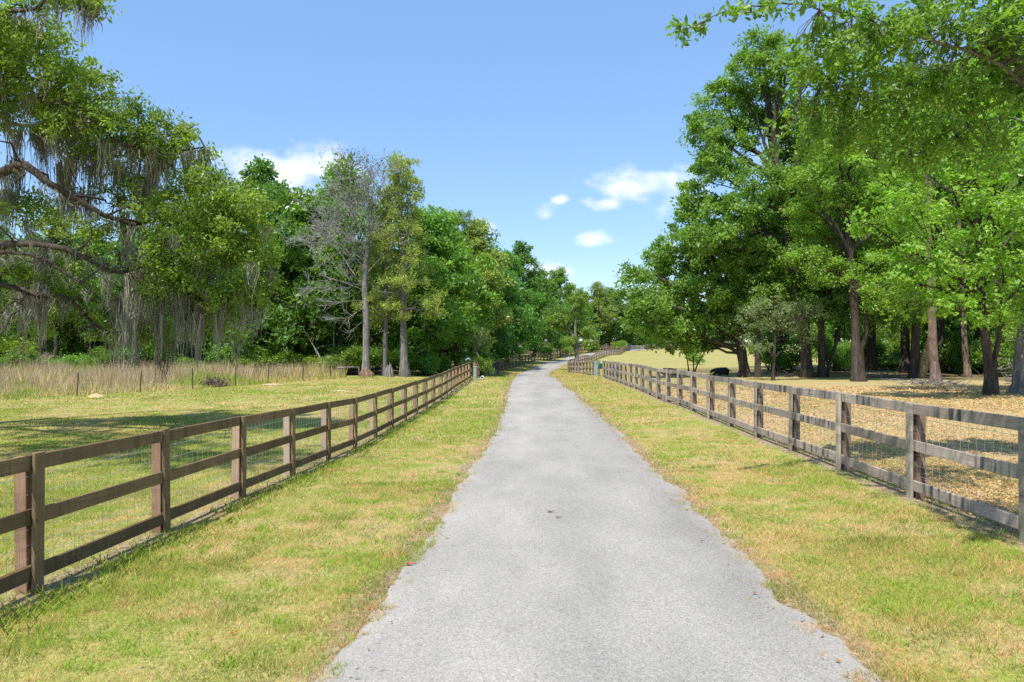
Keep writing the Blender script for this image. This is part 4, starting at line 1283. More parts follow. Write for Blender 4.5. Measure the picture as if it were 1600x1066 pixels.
px_tree('laurel_oak', 'spreading oak with low drooping boughs over the right pasture, leaning trunk', 53,
        [(1163, 586, .36), (1158, 545, .33), (1148, 500, .28), (1130, 450, .2), (1110, 390, .1)],
        [(998, 428, 24, 20), (1035, 395, 32, 24), (1075, 350, 36, 26), (1120, 395, 44, 30), (1060, 430, 42, 26), (1018, 470, 34, 24), (1000, 500, 28, 18), (1055, 490, 42, 26), (1105, 455, 46, 30), (1110, 505, 44, 24), (1050, 528, 38, 16), (1085, 540, 34, 13), (1035, 512, 34, 16), (1150, 430, 40, 30),
         (1160, 480, 40, 26), (1150, 525, 30, 16), (1085, 400, 34, 26), (985, 455, 18, 12)],
        (.222, .108), (.165, .300, .048), OAK2, M_BARK_BROWN, 402, .46, 105, 15, limb_r=.13, limb_from=.1, droop=.4)
px_tree('laurel_oak', 'narrow oak standing between the leaning trunk and the thick trunk', 52,
        [(1184, 587, .20), (1184, 540, .18), (1186, 480, .15), (1190, 420, .1), (1195, 350, .05)],
        [(1190, 470, 34, 24), (1210, 440, 34, 28), (1180, 420, 34, 28), (1200, 380, 36, 28), (1225, 490, 34, 20)],
        (.222, .108), OAK1, OAK2, M_BARK_BROWN, 403, .46, 105, 15, limb_from=.4)
px_tree('laurel_oak', 'dark-trunked oak with a slanting second stem right of the thick trunk', 51,
        [(1284, 588, .25), (1284, 545, .24), (1282, 480, .2), (1285, 400, .15), (1290, 300, .07)],
        [(1300, 470, 40, 30), (1270, 480, 34, 24), (1320, 430, 44, 32), (1280, 380, 44, 34), (1310, 340, 40, 34), (1345, 480, 36, 26), (1300, 290, 36, 30), (1360, 400, 36, 30)],
        (.20, .095), (.14, .26, .06), (.20, .32, .08), M_BARK_BROWN, 404, .46, 105, 15, limb_from=.4, extra_trunks=[(1291, 588, .10, 1330, 460), (1296, 588, .07, 1286, 440)])
px_tree('lichened_tree', 'pale grey-green lichened small tree in front of the oak trunks', 47,
        [(1208, 588, .09), (1210, 550, .085), (1212, 520, .07), (1215, 490, .04)],
        [(1178, 500, 26, 22), (1205, 482, 30, 20), (1238, 495, 28, 22), (1172, 532, 18, 13), (1255, 520, 20, 20), (1215, 515, 26, 18), (1195, 540, 16, 8), (1240, 540, 14, 10), (1265, 490, 22, 20)],
        (.13, .065), (.22, .27, .12), (.28, .32, .16), M_BARK_BROWN, 405, .34, 45, 20, limb_from=.3, limb_r=.05, twigs=True)
px_tree('elm_tree', 'light green feathery tree behind the bright star-leaved tree', 45,
        [(1341, 588, .36), (1338, 560, .31), (1336, 500, .24), (1330, 420, .22), (1320, 320, .14), (1310, 240, .05)],
        [(1310, 240, 44, 26), (1270, 280, 36, 20), (1345, 270, 44, 30), (1300, 310, 50, 24), (1250, 325, 30, 14), (1360, 330, 44, 34), (1275, 355, 44, 20), (1320, 380, 50, 26), (1360, 420, 44, 30), (1300, 425, 40, 20), (1260, 400, 30, 16), (1395, 300, 40, 40), (1390, 390, 44, 40), (1380, 460, 40, 26), (1290, 200, 36, 24), (1345, 200, 50, 30)],
        (.17, .07), (.23, .38, .050), (.30, .43, .055), M_BARK_BROWN, 406, .40, 100, 22, limb_from=.4, up=.8, extra_trunks=[(1351, 588, .13, 1356, 420)])
px_tree('sweetgum_tree', 'bright green star-leaved tree on the right with a leaning reddish-brown trunk', 31,
        [(1548, 612, .22), (1544, 570, .18), (1538, 510, .17), (1532, 430, .14), (1528, 320, .10), (1525, 200, .05)],
        [(1380, 270, 44, 34, -2), (1440, 240, 50, 36, -3), (1500, 200, 60, 40, -1), (1560, 250, 60, 44, -3), (1620, 230, 60, 50, -1), (1360, 350, 38, 30, -2), (1420, 330, 50, 34, -3.5), (1490, 300, 56, 40, -3), (1550, 340, 56, 40, -3), (1610, 330, 56, 44, -3), (1375, 420, 40, 30, -2),
         (1440, 410, 50, 36, -3), (1505, 400, 56, 36, -3), (1570, 430, 56, 36, -3), (1630, 430, 56, 44, -2), (1420, 470, 40, 24, -2), (1480, 475, 44, 26, -3), (1530, 485, 40, 20, -3), (1590, 490, 50, 24, -1), (1460, 160, 44, 34, 0), (1400, 210, 40, 30, 0), (1540, 140, 60, 40, 0), (1700, 300, 70, 90, 0, .3), (1500, 380, 90, 80, 2, .5), (1600, 380, 80, 80, 2, .5), (1420, 300, 60, 60, 2, .5), (1520, 240, 90, 60, 2, .5)],
        (.115, .11), (.225, .405, .046), (.32, .49, .060), M_BARK_BROWN, 407, .36, 36, 19, shape='star', limb_from=.3, limb_r=.07, up=.9, extra_trunks=[(1563, 610, .10, 1556, 430)])
px_tree('pine_tree', 'pink-barked pine trunk standing in the open before the right grove', 41,
        [(1462, 594, .26), (1459, 560, .23), (1456, 500, .21), (1453, 420, .18), (1450, 300, .14), (1448, 150, .08)],
        [(1440, 160, 36, 20), (1470, 190, 36, 20), (1430, 220, 36, 18), (1460, 120, 36, 20), (1480, 250, 34, 18), (1445, 90, 30, 20)],
        (.32, .045), (.085, .125, .035), None, M_BARK_RED, 408, .4, 70, 9, limb_from=.55)
px_tree('pine_tree', 'thinner pink-barked pine farther back in the right grove', 50,
        [(1512, 589, .22), (1509, 560, .19), (1505, 500, .17), (1500, 400, .14), (1497, 250, .08)],
        [(1490, 260, 34, 18), (1510, 290, 34, 18), (1500, 220, 34, 18), (1480, 320, 30, 16)],
        (.32, .045), (.085, .125, .035), None, M_BARK_RED, 409, .4, 70, 9, limb_from=.55)
px_tree('laurel_oak', 'dark straight trunk left of the pink pine, with a tan leaning stem behind', 49,
        [(1430, 587, .33), (1430, 550, .29), (1431, 500, .26), (1432, 430, .22), (1430, 340, .12)],
        [(1410, 480, 40, 28), (1450, 470, 40, 30), (1420, 430, 46, 34), (1460, 400, 46, 34), (1390, 500, 34, 22), (1430, 360, 46, 34)],
        (.20, .095), (.15, .28, .045), G_LIGHT, M_BARK_BROWN, 410, .6, 80, 14, limb_from=.45)
px_tree('laurel_oak', 'pale grey gnarled trunk at the right edge of the photograph', 32,
        [(1600, 612, .42), (1598, 570, .36), (1602, 520, .30), (1612, 430, .22), (1630, 300, .12)],
        [(1600, 470, 44, 26), (1640, 450, 50, 40), (1580, 440, 44, 30), (1650, 350, 60, 50), (1610, 380, 50, 40)],
        (.13, .065), OAK1, OAK2, M_BARK_GREY, 411, .45, 70, 22, limb_from=.4)


def tan_stem():
    Y = 48.5; b = MB(); rng = np.random.default_rng(4)
    a = px(1439, 586, Y); a[2] = T(a[0], a[1]) - .2; e = px(1452, 520, Y + .3)
    p = bend(a, e, rng, .02, 8) - a
    b.tube(p, [.22, .24, .28, .29, .27, .22, .16, .05], 9, True, .12, rng)
    m = mat_bark('tan_bark', (.22, .155, .07), (.42, .32, .16), 9, .3)
    tag(obj('swollen_stump', b.mesh('swollen_stump', m, True), None, a), 'short tan swollen leaning stem behind the pink pine', 'stump')


tan_stem()


def overhang_oak():
    """live oak whose trunk stands right of the frame and whose boughs hang over the road"""
    bx, by = 12.5, 9.0; bz = T(bx, by); B = np.array([bx, by, bz])
    root = empty('live_oak', B, 'near live oak whose leafy boughs overhang the top right corner', 'tree')
    rng = np.random.default_rng(9)
    tb, cb = MB(), MB()
    tb.tube(np.array([[0, 0, -.4], [0, 0, .1], [-.1, 0, 1.5], [-.2, .1, 3], [-.3, .2, 5], [-.2, .3, 8], [0, .2, 10]]), [.75, .62, .48, .45, .38, .25, .1], 12, True, .15, rng)
    W = lambda u, v, Y: px(u, v, Y) - B
    limbs = [([(-.2, .1, 3.2)], [(1700, 200, 11.5), (1560, 100, 11.2), (1450, 60, 11), (1350, 30, 10.6), (1240, 5, 10.3), (1150, 15, 10), (1075, 45, 9.8)], .10),
             ([(-.2, .1, 3.0)], [(1720, 260, 12), (1600, 60 + 40, 12), (1520, 90, 12), (1430, 120, 12), (1330, 150, 12), (1250, 150, 12)], .09),
             ([(-.2, .1, 2.9)], [(1750, 300, 12.5), (1620, 200, 12.5), (1540, 190, 12.5), (1450, 230, 12.8), (1370, 250, 13)], .08),
             ([(-.3, .2, 4.8)], [(1700, -60, 9), (1500, -110, 8.6), (1380, -100, 8.3), (1280, -60, 8.5)], .10),
             ([(-.3, .2, 5.2)], [(1800, -300, 8), (1550, -330, 7.5), (1350, -300, 7.2)], .10),
             ([(-.3, .2, 4.6)], [(2300, -300, 6.2), (1950, -420, 5.2), (1700, -470, 5.0), (1500, -480, 5.2)], .10)]
    allp = []
    for st, pix, r0 in limbs:
        f = catmull(np.vstack([np.array(st, float), [W(*q) for q in pix]]), .25); f[1:-1] += rng.normal(size=f[1:-1].shape) * .02
        tb.tube(f, np.linspace(r0 * .55, .006, len(f)), 7, True, .15, rng); allp.append(f)
    allp = np.vstack(allp)
    lob = [(1560, 50, 11.2, 70, 60, 1), (1470, 40, 11, 60, 55, 1), (1390, 60, 10.8, 60, 60, 1), (1310, 50, 10.6, 50, 45, .9), (1250, 90, 11, 36, 40, .7), (1345, 130, 11.6, 60, 45, .95), (1440, 140, 11.8, 60, 50, 1), (1540, 150, 12, 70, 50, .9), (1600, 110, 11.5, 60, 60, .9),
           (1280, 170, 12, 40, 34, .6), (1230, 200, 12, 26, 24, .4), (1380, 200, 12.4, 60, 36, .8), (1470, 220, 12.6, 60, 34, .7), (1190, 14, 10.1, 30, 14, .9), (1140, 24, 10, 28, 13, .9), (1095, 36, 9.9, 24, 10, .9), (1068, 46, 9.8, 8, 5, .9), (1225, 8, 10.2, 26, 12, .9), (1290, 5, 10.3, 24, 14, 1),
           (1250, 130, 11.8, 30, 30, .8), (1205, 240, 12.4, 18, 16, .5), (1300, 110, 11.6, 44, 40, 1), (1330, 200, 12.4, 50, 40, .9), (1270, 220, 12.4, 36, 30, .7), (1420, 250, 12.8, 60, 34, .8), (1540, 230, 12.8, 60, 40, .8), (1600, 40, 11, 60, 60, 1),
           (1300, -60, 8.6, 80, 60, .35), (1400, -100, 8.4, 90, 70, .35), (1520, -80, 8.6, 90, 80, .4), (1350, -300, 7.2, 110, 80, .22), (1480, -320, 7.5, 110, 90, .22), (1640, -200, 8.5, 100, 100, .3), (1700, 50, 10, 90, 100, .2), (1700, 200, 11, 80, 80, .12)]
    lob += [(800 + x / y * F, CY - (z - CAMZ) / y * F, y, .62 / y * F, .4 / y * F, .8) for x, y, z in [(3.5, 5.0, 6.6), (4.3, 4.9, 6.4), (4.9, 5.3, 6.3), (3.9, 5.8, 6.8), (5.4, 4.6, 6.4), (6.0, 5.2, 6.5)]]
    for u, v, Y, ru, rv, k in lob:
        c = W(u, v, Y); r = np.array([ru / F * Y, (ru + rv) / 2 / F * Y * 1.2, rv / F * Y])
        m = max(3, int(k * 160 * (r[0] * r[1] * r[2]) ** (2 / 3)))
        pts, d = lobe_points(rng, c, r, m, .2)
        for q in pts:
            j = np.argmin(((allp - q) ** 2).sum(1))
            tb.tube(bend(allp[j], q, rng, .1, 4), [.009, .007, .005, .0025], 3, False)
        n = 22
        ax = unit(pts - allp[np.argmin(((allp[None, ::6] - pts[:, None]) ** 2).sum(-1), 1) * 6] + rng.normal(size=pts.shape) * .2)
        tt = rng.random((m, n, 1)) * .30 - .10
        pos = pts[:, None] + ax[:, None] * tt + rng.normal(size=(m, n, 3)) * .035
        base = np.array([.19, .315, .046]) * (1 + .15 * rng.normal(size=(m, 1)))
        f = np.clip(rng.normal(.3, .3, (m, 1)), 0, 1); base = base * (1 - f) + np.array([.28, .41, .058]) * f
        oo = unit(np.repeat(ax, n, 0) * 1.3 + rng.normal(size=(m * n, 3)))
        leaves(cb, pos.reshape(-1, 3), .098, .037, rng, np.repeat(base, n, 0), .7, oo, .15, 'oval', 0.0, .2)
    obj('trunk', tb.mesh('trunk', M_BARK_GREY, True), root)
    obj('crown', cb.mesh('crown', M_LEAF_GLOSSY), root)


overhang_oak()

px_tree('young_tree', 'young tree with airy light green crown at the road bend fence', 92,
        [(902, 566, .32), (901, 550, .24), (899, 520, .18), (900, 480, .12), (903, 450, .05)],
        [(865, 505, 16, 8), (885, 510, 18, 9), (905, 515, 18, 11), (922, 520, 12, 10), (875, 497, 14, 6), (900, 490, 14, 9), (898, 470, 12, 9), (908, 458, 9, 8), (912, 475, 10, 8), (925, 538, 10, 7), (890, 530, 10, 6), (930, 548, 8, 4)],
        (.26, .12), (.19, .30, .05), (.27, .36, .06), M_BARK_GREY, 420, .45, 60, 18, limb_from=.3, limb_r=.07, up=.8)
px_tree('young_tree', 'small crooked tree with pale leaves behind the grey utility pedestal', 66,
        [(752, 585, .12), (749, 560, .10), (742, 545, .08), (740, 532, .05), (744, 524, .03)],
        [(738, 527, 8, 6), (752, 524, 12, 6), (764, 530, 7, 5), (745, 520, 8, 4), (758, 537, 7, 4)],
        (.20, .10), (.135, .19, .05), (.20, .23, .06), M_BARK_GREY, 421, .4, 40, 20, limb_from=.4, limb_r=.05)
for i, (u, Y, s, lab) in enumerate([(731, 64, .55, 'bright spiky bush left of the small crooked tree at the gate'), (752, 65, .6, 'bright spiky bush right of the small crooked tree at the gate')]):
    place_shrub('spiky_shrub', SHRUBS[1], (u - CX) / F * Y, Y, lab, 'bright bushes at the left gate', i * 2.0, s, s * 1.55)
for u, u2, v2, Y, lab in [(1076, 1071, 545, 56, 'thin upright sapling behind the right fence under the low boughs'), (1084, 1082, 545, 57, 'pale thin sapling beside the upright one under the low boughs'), (1086, 1104, 545, 55, 'thin sapling bending right under the low oak boughs')]:
    px_tree('sapling', lab, Y, [(u, 590, .05), (u * .8 + u2 * .2, 570, .045), (u2, v2, .03)], [(u2, v2 - 8, 12, 8), (u2 + 8, v2 - 4, 10, 6)], (.16, .08), OAK1, OAK2, M_BARK_BROWN, 430 + u, .4, 40, 9, group='saplings under the low boughs', limb_from=.5, limb_r=.02)

# ------------------------------------------------------------------ grass, weeds, dry leaves
def blades(x, y, h, w, col, rng, lean=.6, kink=False):
    """one tapered blade per point"""
    n = len(x)
    z = T(x, y)
    a = rng.random(n) * 2 * np.pi; b = rng.random(n) * 2 * np.pi
    le = h * lean * (.3 + .9 * rng.random(n))
    p = np.stack([x, y, z - .006], 1)
    s = np.stack([np.cos(a) * w / 2, np.sin(a) * w / 2, 0 * a], 1)
    tip = p + np.stack([np.cos(b) * le, np.sin(b) * le, h * np.sqrt(np.clip(1 - (lean * .6) ** 2, .1, 1))], 1)
    v = np.stack([p - s, p + s, tip], 1).reshape(-1, 3)
    f = np.arange(n * 3).reshape(-1, 3)
    c = np.repeat(col, 3, 0)
    return v, f, c


def grass_mask(x, y):
    d, s = road_dist(x, y)
    l, r = road_edges(s)
    on = (d > -l + .0) & (d < r - .0)
    # stray tufts creep over the edge
    creep = (fbm(x * 3.1, y * 3.1, 71, 2) > .56) & ((d < -l + .16) | (d > r - .24))
    return ~on | creep


GREEN = np.array([.255, .345, .046]); LIME = np.array([.335, .440, .056]); STRAW = np.array([.72, .55, .255]); TAN = np.array([.71, .415, .195]); DEEP = np.array([.13, .22, .04])


def grass_colour(x, y, rng):
    n = len(x)
    dry = ground_colours(x, y)
    right = sstep(-.5, 1.0, x - 1.5)
    fl = np.abs(x - FENCE_L(y)); inside = x < FENCE_L(y)
    dry = dry + .30 * right - .04 * (~(x > 0)) * 1.0
    dry = np.where(inside, dry - .06, dry)
    dry = dry + .25 * sstep(9, 5, y) * (x < 0)
    pr = rng.random(n)
    p_straw = np.clip(.30 + .80 * dry, .12, .95)
    t = fbm(x * .8 + 40, y * .8, 91, 3)
    col = np.where((pr < p_straw)[:, None], np.where((rng.random(n) < .34 + .30 * right + 1.8 * np.clip(t - .45, 0, .4))[:, None], TAN, STRAW), np.where((rng.random(n) < .40)[:, None], LIME, GREEN))
    clump = fbm(x * 1.7, y * 1.7, 55, 3)
    col = np.where(((clump > .62) & (rng.random(n) < .7))[:, None], LIME * .95, col)
    col = np.where(((clump < .36) & (rng.random(n) < .4))[:, None], DEEP * 1.2, col)
    return col * (1 + .2 * rng.normal(size=(n, 1))).clip(.5, 1.6), dry


def build_grass():
    rng = np.random.default_rng(12)
    V, Fc, C = [], [], []
    n0 = 0

    def add(x, y, h, w, col, lean=.7):
        nonlocal n0
        v, f, c = blades(x, y, h, w, col, rng, lean)
        V.append(v); Fc.append(f + n0); C.append(c); n0 += len(v)

    def band(y0, y1, xl, xr, dens, h, w, keep=None):
        """xl, xr: functions of y; density per square metre"""
        yy = np.linspace(y0, y1, 40); wid = np.maximum(xr(yy) - xl(yy), 0)
        area = np.trapezoid(wid, yy) if hasattr(np, 'trapezoid') else np.trapz(wid, yy)
        n = int(area * dens)
        cdf = np.cumsum(wid) / wid.sum()
        y = np.interp(rng.random(n), cdf, yy); y = y + (rng.random(n) - .5) * (y1 - y0) / 40
        x = xl(y) + rng.random(n) * (xr(y) - xl(y))
        # tufting: pull blades together
        gx = np.round(x / .06) * .06 + (hash2(np.round(x / .06), np.round(y / .06), 3) - .5) * .05
        gy = np.round(y / .06) * .06 + (hash2(np.round(x / .06), np.round(y / .06), 4) - .5) * .05
        k = .55 * rng.random(n)
        x = x * (1 - k) + gx * k; y = y * (1 - k) + gy * k
        m = grass_mask(x, y)
        wl, wr = wood_weight(x, y)
        m &= (rng.random(n) > np.maximum(wl, wr) * .97)
        # bare soil strip under the fences
        bare = (np.abs(x - FENCE_L(y)) < .08 + .26 * fbm(x, y * .7, 77, 2)) | (np.abs(x - FENCE_R(y) + .02) < .2 + .2 * fbm(x, y * .7, 78, 2))
        m &= ~(bare & (rng.random(n) < .72))
        # thin, worn spots
        thin = fbm(x * 1.1, y * 1.1, 66, 3)
        m &= rng.random(n) > np.clip((thin - .55) * 2.6, 0, .65)
        rightp = (x > FENCE_R(y)) & (rng.random(n) < .72 - .3 * (fbm(x * .4, y * .4, 99, 2) > .55))
        m &= ~rightp
        m &= (np.abs(x) < y * .70 + .4) | (rng.random(n) < .45)      # thinner outside the view
        if keep is not None: m &= keep(x, y)
        x, y = x[m], y[m]
        col, dry = grass_colour(x, y, rng)
        hh = h * (.55 + .75 * rng.random(len(x))) * (1.15 - .45 * dry)
        tall = (fbm(x * 2.4, y * 2.4, 44, 2) > .66); hh = np.where(tall, hh * 1.5, hh)
        add(x, y, hh, w * (.7 + .6 * rng.random(len(x))), col, .9)

    vl = lambda s: (lambda y: -s * (y * .70) - 2.2)
    vr = lambda s: (lambda y: s * (y * .70) + 2.2)
    band(2.6, 8.0, vl(1), vr(1), 6700, .050, .0045)
    band(8.0, 13.0, vl(1), vr(1), 3900, .050, .0060)
    band(13.0, 20.0, vl(1), vr(1), 1250, .055, .0095)
    band(20.0, 32.0, vl(1), vr(1), 420, .060, .017)
    band(32.0, 56.0, vl(1), lambda y: 14 + 0 * y, 120, .075, .032)
    band(56.0, 110.0, lambda y: -7 + .08 * (y - 56), lambda y: 14 + 0 * y, 45, .09, .055)
    # leafy weeds along the foot of the left fence and tufts at the road's edge
    n = 9000
    y = 4 + 34 * rng.random(n) ** 1.3; x = FENCE_L(y) + .38 + .22 * rng.normal(size=n)
    m = fbm(x * 1.2, y * 1.2, 111, 2) > .47
    x, y = x[m], y[m]
    add(x, y, .05 + .11 * rng.random(len(x)), .012 + .014 * rng.random(len(x)), np.where((rng.random(len(x)) < .75)[:, None], LIME * .8, DEEP) * (1 + .2 * rng.normal(size=(len(x), 1))).clip(.5, 1.5), 1.0)
    # broad green tufts scattered over the verges
    nt = 900
    cy = 3.8 + 26 * rng.random(nt) ** 1.5; cx = np.where(rng.random(nt) < .5, FENCE_L(cy) + .4 + rng.random(nt) * 3.2, 2.2 + rng.random(nt) * 3.2 + .035 * cy)
    k = 26
    x = np.repeat(cx, k) + rng.normal(size=nt * k) * .055; y = np.repeat(cy, k) + rng.normal(size=nt * k) * .055
    m = grass_mask(x, y); x, y = x[m], y[m]
    add(x, y, .05 + .055 * rng.random(len(x)), .005 + .006 * rng.random(len(x)), LIME * np.array([.82, .98, .9]) * (1 + .2 * rng.normal(size=(len(x), 1))).clip(.5, 1.5), .9)
    o = obj('grass', mesh_np('grass', np.concatenate(V), np.concatenate(Fc), M_GRASS, np.concatenate(C)))
    kind(o, 'stuff', 'short patchy green and straw-coloured grass on the verges and fields')

    # tall dry weeds beyond the wire fence
    V, Fc, C = [], [], []; n0 = 0
    n = 125000
    Yw = 37 + 26 * rng.random(n); u = -330 + 870 * rng.random(n)
    x = (u - CX) / F * Yw; y = Yw
    fy = np.interp(x, [-34, -26, -23.7, -20.3, -17, -13.5, -12.2], [35, 38, 40.3, 43, 46.5, 52, 55])
    m = (y > fy + .2) & (x < -11.5); x, y, fy = x[m], y[m], fy[m]
    n = len(x); d = y - fy
    tall = sstep(0, 9, d); patch = fbm(x * .35, y * .35, 13, 3)
    kindr = rng.random(n)
    brown = np.array([.56, .43, .29]); tan = np.array([.76, .58, .33]); yel = np.array([.62, .53, .11]); gre = np.array([.32, .38, .065])
    pb = np.clip(.10 + .55 * tall + (patch - .5) * .8, .03, .9)
    far = sstep(-20, -13, x)
    pb = pb * (1 - .5 * far * (1 - tall))
    col = np.where((kindr < pb)[:, None], brown, np.where((rng.random(n) < .55 - .3 * far)[:, None], tan, np.where((rng.random(n) < .55)[:, None], yel, gre)))
    gp = fbm(x * .3 + 9, y * .3, 23, 2); col = np.where(((gp > .66) & (rng.random(n) < .8))[:, None], gre * 1.2, col)
    col = col * (1 + .22 * rng.normal(size=(n, 1))).clip(.45, 1.6)
    h = (.20 + .62 * tall * (.35 + 1.1 * patch)) * (.35 + .9 * rng.random(n) + .5 * (fbm(x * 1.3, y * 1.3, 29, 2) > .6)) * (.7 + .9 * fbm(x * .5, y * .5, 37, 2))
    add(x, y, h, .026 + .03 * rng.random(n), col, .42)
    o = obj('dry_weeds', mesh_np('dry_weeds', np.concatenate(V), np.concatenate(Fc), M_GRASS, np.concatenate(C)))
    kind(o, 'stuff', 'tall dry brown and yellow weeds beyond the wire fence')

    # fallen leaves in the right pasture and a few on the verges
    mb = MB()
    n = 70000
    y = 5 + 34 * rng.random(n) ** 1.6; x = FENCE_R(y) + .1 + (y * .70 + 2.2 - FENCE_R(y)).clip(0, None) * rng.random(n)
    m = (x > FENCE_R(y) + .12) & (y * .7 + 2.0 > FENCE_R(y)) & (rng.random(n) < .25 + 2.4 * np.clip(fbm(x * .7, y * .7, 83, 3) - .3, 0, 1)); x, y = x[m], y[m]
    n1 = 700
    y2 = 4 + 12 * rng.random(n1); x2 = np.where(rng.random(n1) < .6, 2.4 + 3 * rng.random(n1), FENCE_L(y2) + rng.random(n1) * 3)
    n3 = 2600
    y3 = 12 + 14 * rng.random(n3); x3 = FENCE_L(y3) - 8 * rng.random(n3)
    x = np.concatenate([x, x2, x3]); y = np.concatenate([y, y2, y3])
    m = grass_mask(x, y); x, y = x[m], y[m]
    n4 = 420                                                  # a few blown onto the edges of the road
    y4 = 4 + 22 * rng.random(n4); sd = np.where(rng.random(n4) < .5, -1, 1)
    x4 = np.interp(y4, ROADC[:, 1], ROADC[:, 0]) + sd * (HALF + .05 - np.abs(rng.normal(size=n4)) * .22)
    x = np.concatenate([x, x4]); y = np.concatenate([y, y4])
    lift = np.where(np.arange(len(x)) >= len(x) - n4, .022, .0)
    c = np.stack([x, y, T(x, y) + lift + .008 + .012 * rng.random(len(x))], 1)
    pal = np.array([[.58, .40, .22], [.52, .34, .18], [.60, .44, .26], [.46, .29, .15], [.54, .42, .22]])
    sc = 1 + np.clip((y - 14) / 18, 0, 1.2); sc = np.where(x < FENCE_R(y), sc * .7, sc)
    leaves(mb, c, (.044 * sc)[:, None], (.024 * sc)[:, None], rng, pal[rng.integers(0, 5, len(x))] * np.array([1.0, .90, .80]) * np.where(x < FENCE_R(y), .7, 1.0)[:, None], 1.5, None, 0, 'rhomb', 0, .15)
    o = obj('leaf_litter', mb.mesh('leaf_litter', M_LITTER))
    kind(o, 'stuff', 'dry brown fallen leaves strewn over the right pasture')


build_grass()

# ------------------------------------------------------------------ small things
def curled_leaf(u, v, size, col, name, label, rot):
    Y = 4.6
    for _ in range(20):
        x = (u - CX) / F * Y; z = T(x, Y) + .02; Y = (CAMZ - z) * F / (v - CY)
    x = (u - CX) / F * Y; d_, s_ = road_dist(x, Y); z = T(x, Y) + (.050 if abs(float(d_)) < HALF - .12 else .024)
    n, k = 9, 5
    t = np.linspace(-1, 1, n); s = np.linspace(-1, 1, k)
    w = (1 - np.abs(t) ** 2.2) * .42 + .01
    X, S = np.meshgrid(t, s, indexing='ij')
    Pn = np.stack([X, S * w[:, None], .25 * (S ** 2) * w[:, None] * 2 + .18 * X ** 2 + .04 * np.sin(5 * X + 3 * S)], -1) * size / 2
    i = np.arange(n - 1)[:, None] * k + np.arange(k - 1)[None]
    b = MB(); b.add(Pn.reshape(-1, 3), np.stack([i, i + 1, i + k + 1, i + k], -1).reshape(-1, 4))
    b.tube([[size * .5, 0, size * .09], [size * .68, .004, size * .12]], [.0025, .0018], 4, False)
    tag(obj(name, b.mesh(name, mat_plain(name + '_skin', col, .6, .3), True), None, (x, Y, z), (0, 0, rot)), label, 'leaf')


curled_leaf(639, 882, .10, (.50, .085, .025), 'fallen_leaf', 'single red-orange curled leaf at the left edge of the road', .2)
curled_leaf(860, 803, .11, (.24, .15, .11), 'fallen_leaf', 'brown withered leaf in the middle of the road', .1)
curled_leaf(872, 812, .08, (.16, .12, .09), 'fallen_leaf', 'small dark leaf scrap just right of the withered leaf on the road', -.1)
curled_leaf(363, 990, .06, (.50, .11, .05), 'fallen_leaf', 'tiny red leaf lying in the grass of the left verge', .8)


def sand_mound(u, v, Y, r, h, col, label):
    x = (u - CX) / F * Y
    b = MB(); rng = np.random.default_rng(int(u))
    K, A = 7, 20
    vs = []
    for i in range(K):
        k = i / (K - 1)
        for j in range(A):
            a = j / A * 6.28; rr = r * k * (1 + .15 * rng.normal() * k)
            xx, yy = x + rr * math.cos(a), Y + rr * math.sin(a) * .8
            vs.append((xx, yy, T(xx, yy) + h * math.cos(min(1, k) * math.pi / 2) ** 1.3 - .03 * k + .012 * rng.normal()))
    q = [[i * A + j, i * A + (j + 1) % A, (i + 1) * A + (j + 1) % A, (i + 1) * A + j] for i in range(K - 1) for j in range(A)]
    c = np.array([x, Y, T(x, Y)])
    b.add(np.array(vs) - c, q)
    tag(obj('sand_mound', b.mesh('sand_mound', mat_plain('sand_%d' % u, col, .95, .1, 0, .2, 14), True), None, c), label, 'mound')


sand_mound(150, 624, 38.8, .55, .20, (.60, .37, .20), 'small orange sand mound at the foot of the wire fence')
sand_mound(423, 600, 47.5, 1.1, .05, (.50, .38, .25), 'flat pale sand patch beside a wire fence post')
sand_mound(530, 606, 42, .8, .05, (.52, .40, .26), 'low pale sand patch in the mown field before the dead tree')


def brush_pile(u, v, Y, w, h, n, label, seed, mat=None, leafy=False, name='brush_pile'):
    rng = np.random.default_rng(seed)
    x = (u - CX) / F * Y; c = np.array([x, Y, T(x, Y)])
    b = MB()
    for i in range(n):
        a = np.array([rng.normal() * w * .4, rng.normal() * w * .25, abs(rng.normal()) * h * .4])
        d = unit(np.array([rng.normal(), rng.normal() * .6, rng.normal() * .35 + .1])) * rng.uniform(.4, 1.0) * w * .6
        e = a + d; e[2] = max(.02, min(e[2], h))
        r = rng.uniform(.008, .035)
        b.tube(bend(a, e, rng, .1, 5), np.linspace(r, r * .3, 5), 4, False)
    if leafy:
        pts = rng.normal(size=(900, 3)) * [w * .4, w * .25, h * .3] + [0, 0, h * .45]; pts[:, 2] = np.abs(pts[:, 2])
        leaves(b, pts, .16, .05, rng, (.3, .2, .13))
        b.c = []
    tag(obj(name, b.mesh(name, mat or M_DEAD), None, c), label, 'brush pile')


brush_pile(235, 578, 58, 2.4, 1.5, 120, 'heap of dry brown brush at the edge of the wood under the moss', 1, M_BARK_RED, True)
brush_pile(128, 572, 57, 3.6, 1.2, 60, 'bleached fallen boughs arching over the dry weeds', 2)
brush_pile(335, 600, 46, .9, .5, 60, 'small brown tangle of dead weeds at the wire fence', 3, M_BARK_RED, True)
brush_pile(1372, 586, 50, 2.0, .5, 60, 'pale fallen branches between the thick trunk and the dark straight trunk', 4)
brush_pile(1450, 594, 40, 2.4, .28, 70, 'fallen sticks lying round the foot of the pink pine', 5)
brush_pile(1232, 584, 52, 1.2, .5, 40, 'low heap of dead sticks left of the thick oak trunk', 6, M_BARK_BROWN)
brush_pile(1582, 560, 40, 1.6, 2.4, 50, 'tangle of dead grey vines beside the pale gnarled trunk', 7)


